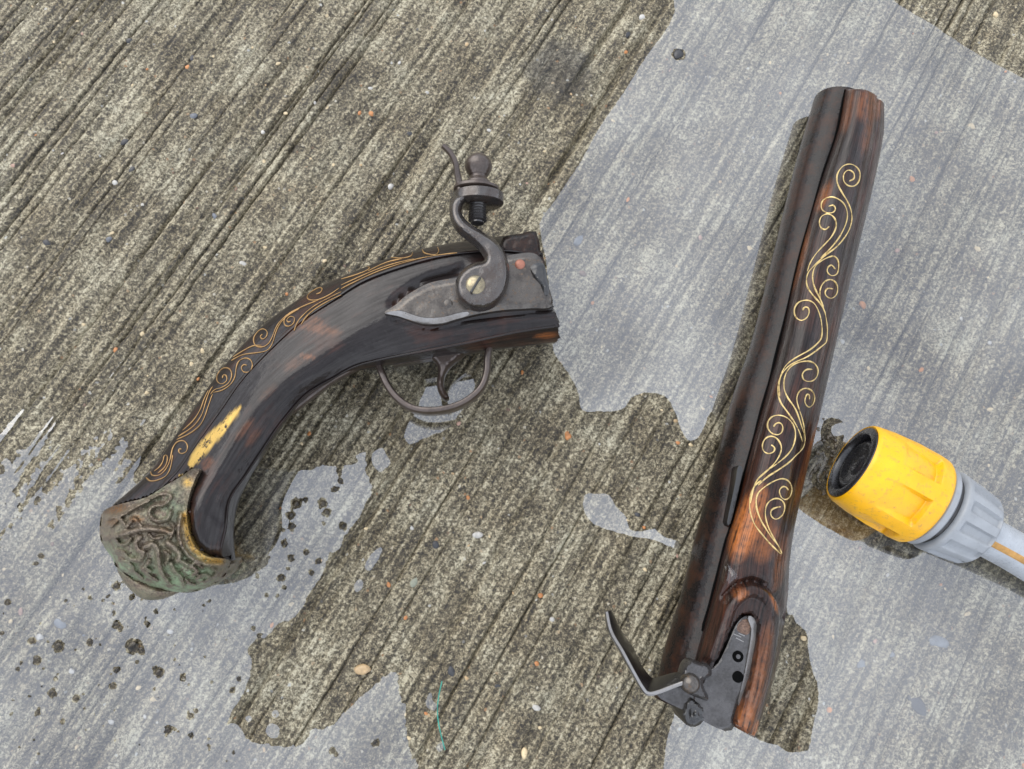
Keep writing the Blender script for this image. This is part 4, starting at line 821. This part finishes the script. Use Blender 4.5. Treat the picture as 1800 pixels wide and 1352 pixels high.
v, f = lathe(f0, hax, [(LY+4.6, 12.0)]+[(LY+4.8+a*LC, b) for a, b in zip(tc, rc)]+[(LY+4.9+LC, 8)], 216, flutes); mesh('collar_nut', v, f, M_GREY, hose)
e0 = f0+hax*(LY+10)*MM; e1 = f0+hax*(LY+22)*MM; e2 = P(1806, 984, 12.0); e3 = P(1900, 1050, 7.6); e4 = P(2100, 1230, 7.3); e5 = P(2350, 1500, 7.3)
hp = cr(np.array([e0, e1, e2, e3, e4, e5]), 14)
v, f = sweep(hp, 7.2, 7.2, 2, 36); tube = mesh('hose_tube', v, f, M_HOSE, hose)
t_ = np.gradient(hp, axis=0); t_ /= np.linalg.norm(t_, axis=1)[:, None]; s2 = np.cross(t_, [0, 0, 1.]); s2 /= np.linalg.norm(s2, axis=1)[:, None]; u2 = np.cross(s2, t_)
an = math.radians(62); stp = hp+(s2*math.cos(an)+u2*math.sin(an))*0.00705
v, f = sweep(stp, 1.2, 0.32, 2, 10, up=(s2*math.cos(an)+u2*math.sin(an))[0]); mesh('stripe', v, f, M_STRIPE, tube)

# ------------------------------------------------------------------ small things
M_THREAD = m_plain('green_nylon', (0.02, 0.27, 0.21), 0.3, var=0.4)
th = cr([(777, 1197, 0.3), (771, 1225, 1.0), (769, 1250, 1.2), (771, 1272, 0.9), (776, 1295, 1.3), (782, 1318, 0.5)], 6)
v, f = sweep(P(th[:, 0], th[:, 1], th[:, 2]), 0.20, 0.20, 2, 8)
tag(mesh('nylon_thread', v, f, M_THREAD), 'short curved green nylon thread lying on the concrete', 'thread')
for a, b, r1, r2, k, lab in ((840, 940, 10, 6.5, 'w', 'smooth white oval pebble lying loose on the brown concrete'), (638, 1177, 16, 9, 't', 'tan oval pebble lying loose beside the dark groove')):
    p = P(a, b, 0.4); o = bpy.data.objects.new('loose_pebble', PMESH[k][1]); C.objects.link(o)
    h = float(ground_h(np.array([p[0]*1000]), np.array([p[1]*1000]))[0])
    o.location = (p[0], p[1], (h+r2*0.06)*MM); o.scale = (r1*0.21*MM, r2*0.21*MM, r2*0.14*MM); o.rotation_euler[2] = 0.1; tag(o, lab, 'pebble')
# bubbles afloat on the puddle
bm = bmesh.new(); bmesh.ops.create_uvsphere(bm, u_segments=16, v_segments=10, radius=1.0)
bmesh.ops.bisect_plane(bm, geom=bm.verts[:]+bm.edges[:]+bm.faces[:], plane_co=(0, 0, -0.05), plane_no=(0, 0, 1), clear_inner=True)
bme = bpy.data.meshes.new('water_bubble'); bm.to_mesh(bme); bm.free(); bme.materials.append(M_BUB); bme.polygons.foreach_set('use_smooth', [True]*len(bme.polygons))
for a, b, r in BUB:
    if r < 5: continue
    p = P(a, b, 0.3); o = bpy.data.objects.new('water_bubble', bme); C.objects.link(o); o.location = tuple(p); kb = 0.12+0.05*random.random(); o.scale = (r*kb*MM, r*(kb-0.03*random.random())*MM, r*0.07*MM)
    if b > 1280 and a > 560: tag(o, 'tiny dark bubble in the pointed tongue of water below the tan pebble', 'bubble', 'bubbles in the pointed tongue of water')
    elif a > 440 and b < 1130: tag(o, 'dark bubble in the water lying under the inner curve of the grip', 'bubble', 'bubbles under the inner curve of the grip')
    elif r >= 14: tag(o, 'largest dark bubble floating clear of the brass butt cap', 'bubble')
    else: tag(o, 'small dark round bubble afloat on the open puddle beyond the butt cap', 'bubble', 'bubbles on the open puddle beyond the butt cap')
# drop of water standing on the fore stock
def on_wood(x, y, d):
    z = np.array([(hit(a, b)[2]/MM if hit(a, b) is not None else 30.0) for a, b in zip(x, y)]); return z+1.5*np.sqrt(np.clip(d/9, 0, 1))
v, f, q = slab([(1277, 989), (1267, 1004), (1266, 1020), (1278, 1030), (1291, 1025), (1298, 1012), (1289, 999)], on_wood, lambda x, y, d: 26.0, 2.0, 3)
nq = len(q); f = [t for t in f if max(t) < nq]; v = v[:nq]
tag(mesh('water_drop', v, f, M_DROP, fixn=False), 'clear water drop standing on the red-brown wood of the barrel half', 'water drop')

# wet grit washed up between barrel and connector
M_GRIT = m_plain('wet_grit', (0.085, 0.068, 0.045), 0.25, spec=0.7, var=0.6, scale=0.7, bump=0.8, dirt=(0.20, 0.15, 0.08), dr=(0.6, 0.7))
gp_ = [(1440, 738), (1455, 731), (1478, 742), (1486, 756), (1474, 768), (1468, 792), (1462, 812), (1458, 842), (1452, 866), (1436, 876), (1418, 868), (1420, 845), (1430, 820), (1436, 790), (1434, 760)]
gv_, gf_ = [], []; gr_ = random.Random(5)
src = PMESH['n'][0]; sv = np.array([tuple(a.co) for a in src.vertices]); sf = [tuple(a.vertices) for a in src.polygons]
while len(gf_) < 230*len(sf):
    a, b = gr_.uniform(1415, 1490), gr_.uniform(728, 880)
    if not inside(np.array([a]), np.array([b]), gp_)[0]: continue
    c = P(a, b, 0.0); r = 0.22+1.0*gr_.random()**3.5; th_ = gr_.uniform(0, 6.3); k_ = np.array([[math.cos(th_), -math.sin(th_), 0], [math.sin(th_), math.cos(th_), 0], [0, 0, 1]])
    gf_ += [tuple(i+len(gv_) for i in t) for t in sf]; gv_ += list((sv*np.array([r, r*gr_.uniform(.5, .9), r*0.6])) @ k_.T*MM+c+np.array([0, 0, (r*0.2-0.3)*MM]))
v, f = np.array(gv_), gf_
gt = tag(mesh('wet_grit', v, f, M_GRIT), 'dark wet grit washed up between the barrel half and the yellow connector', 'grit'); gt['kind'] = 'stuff'
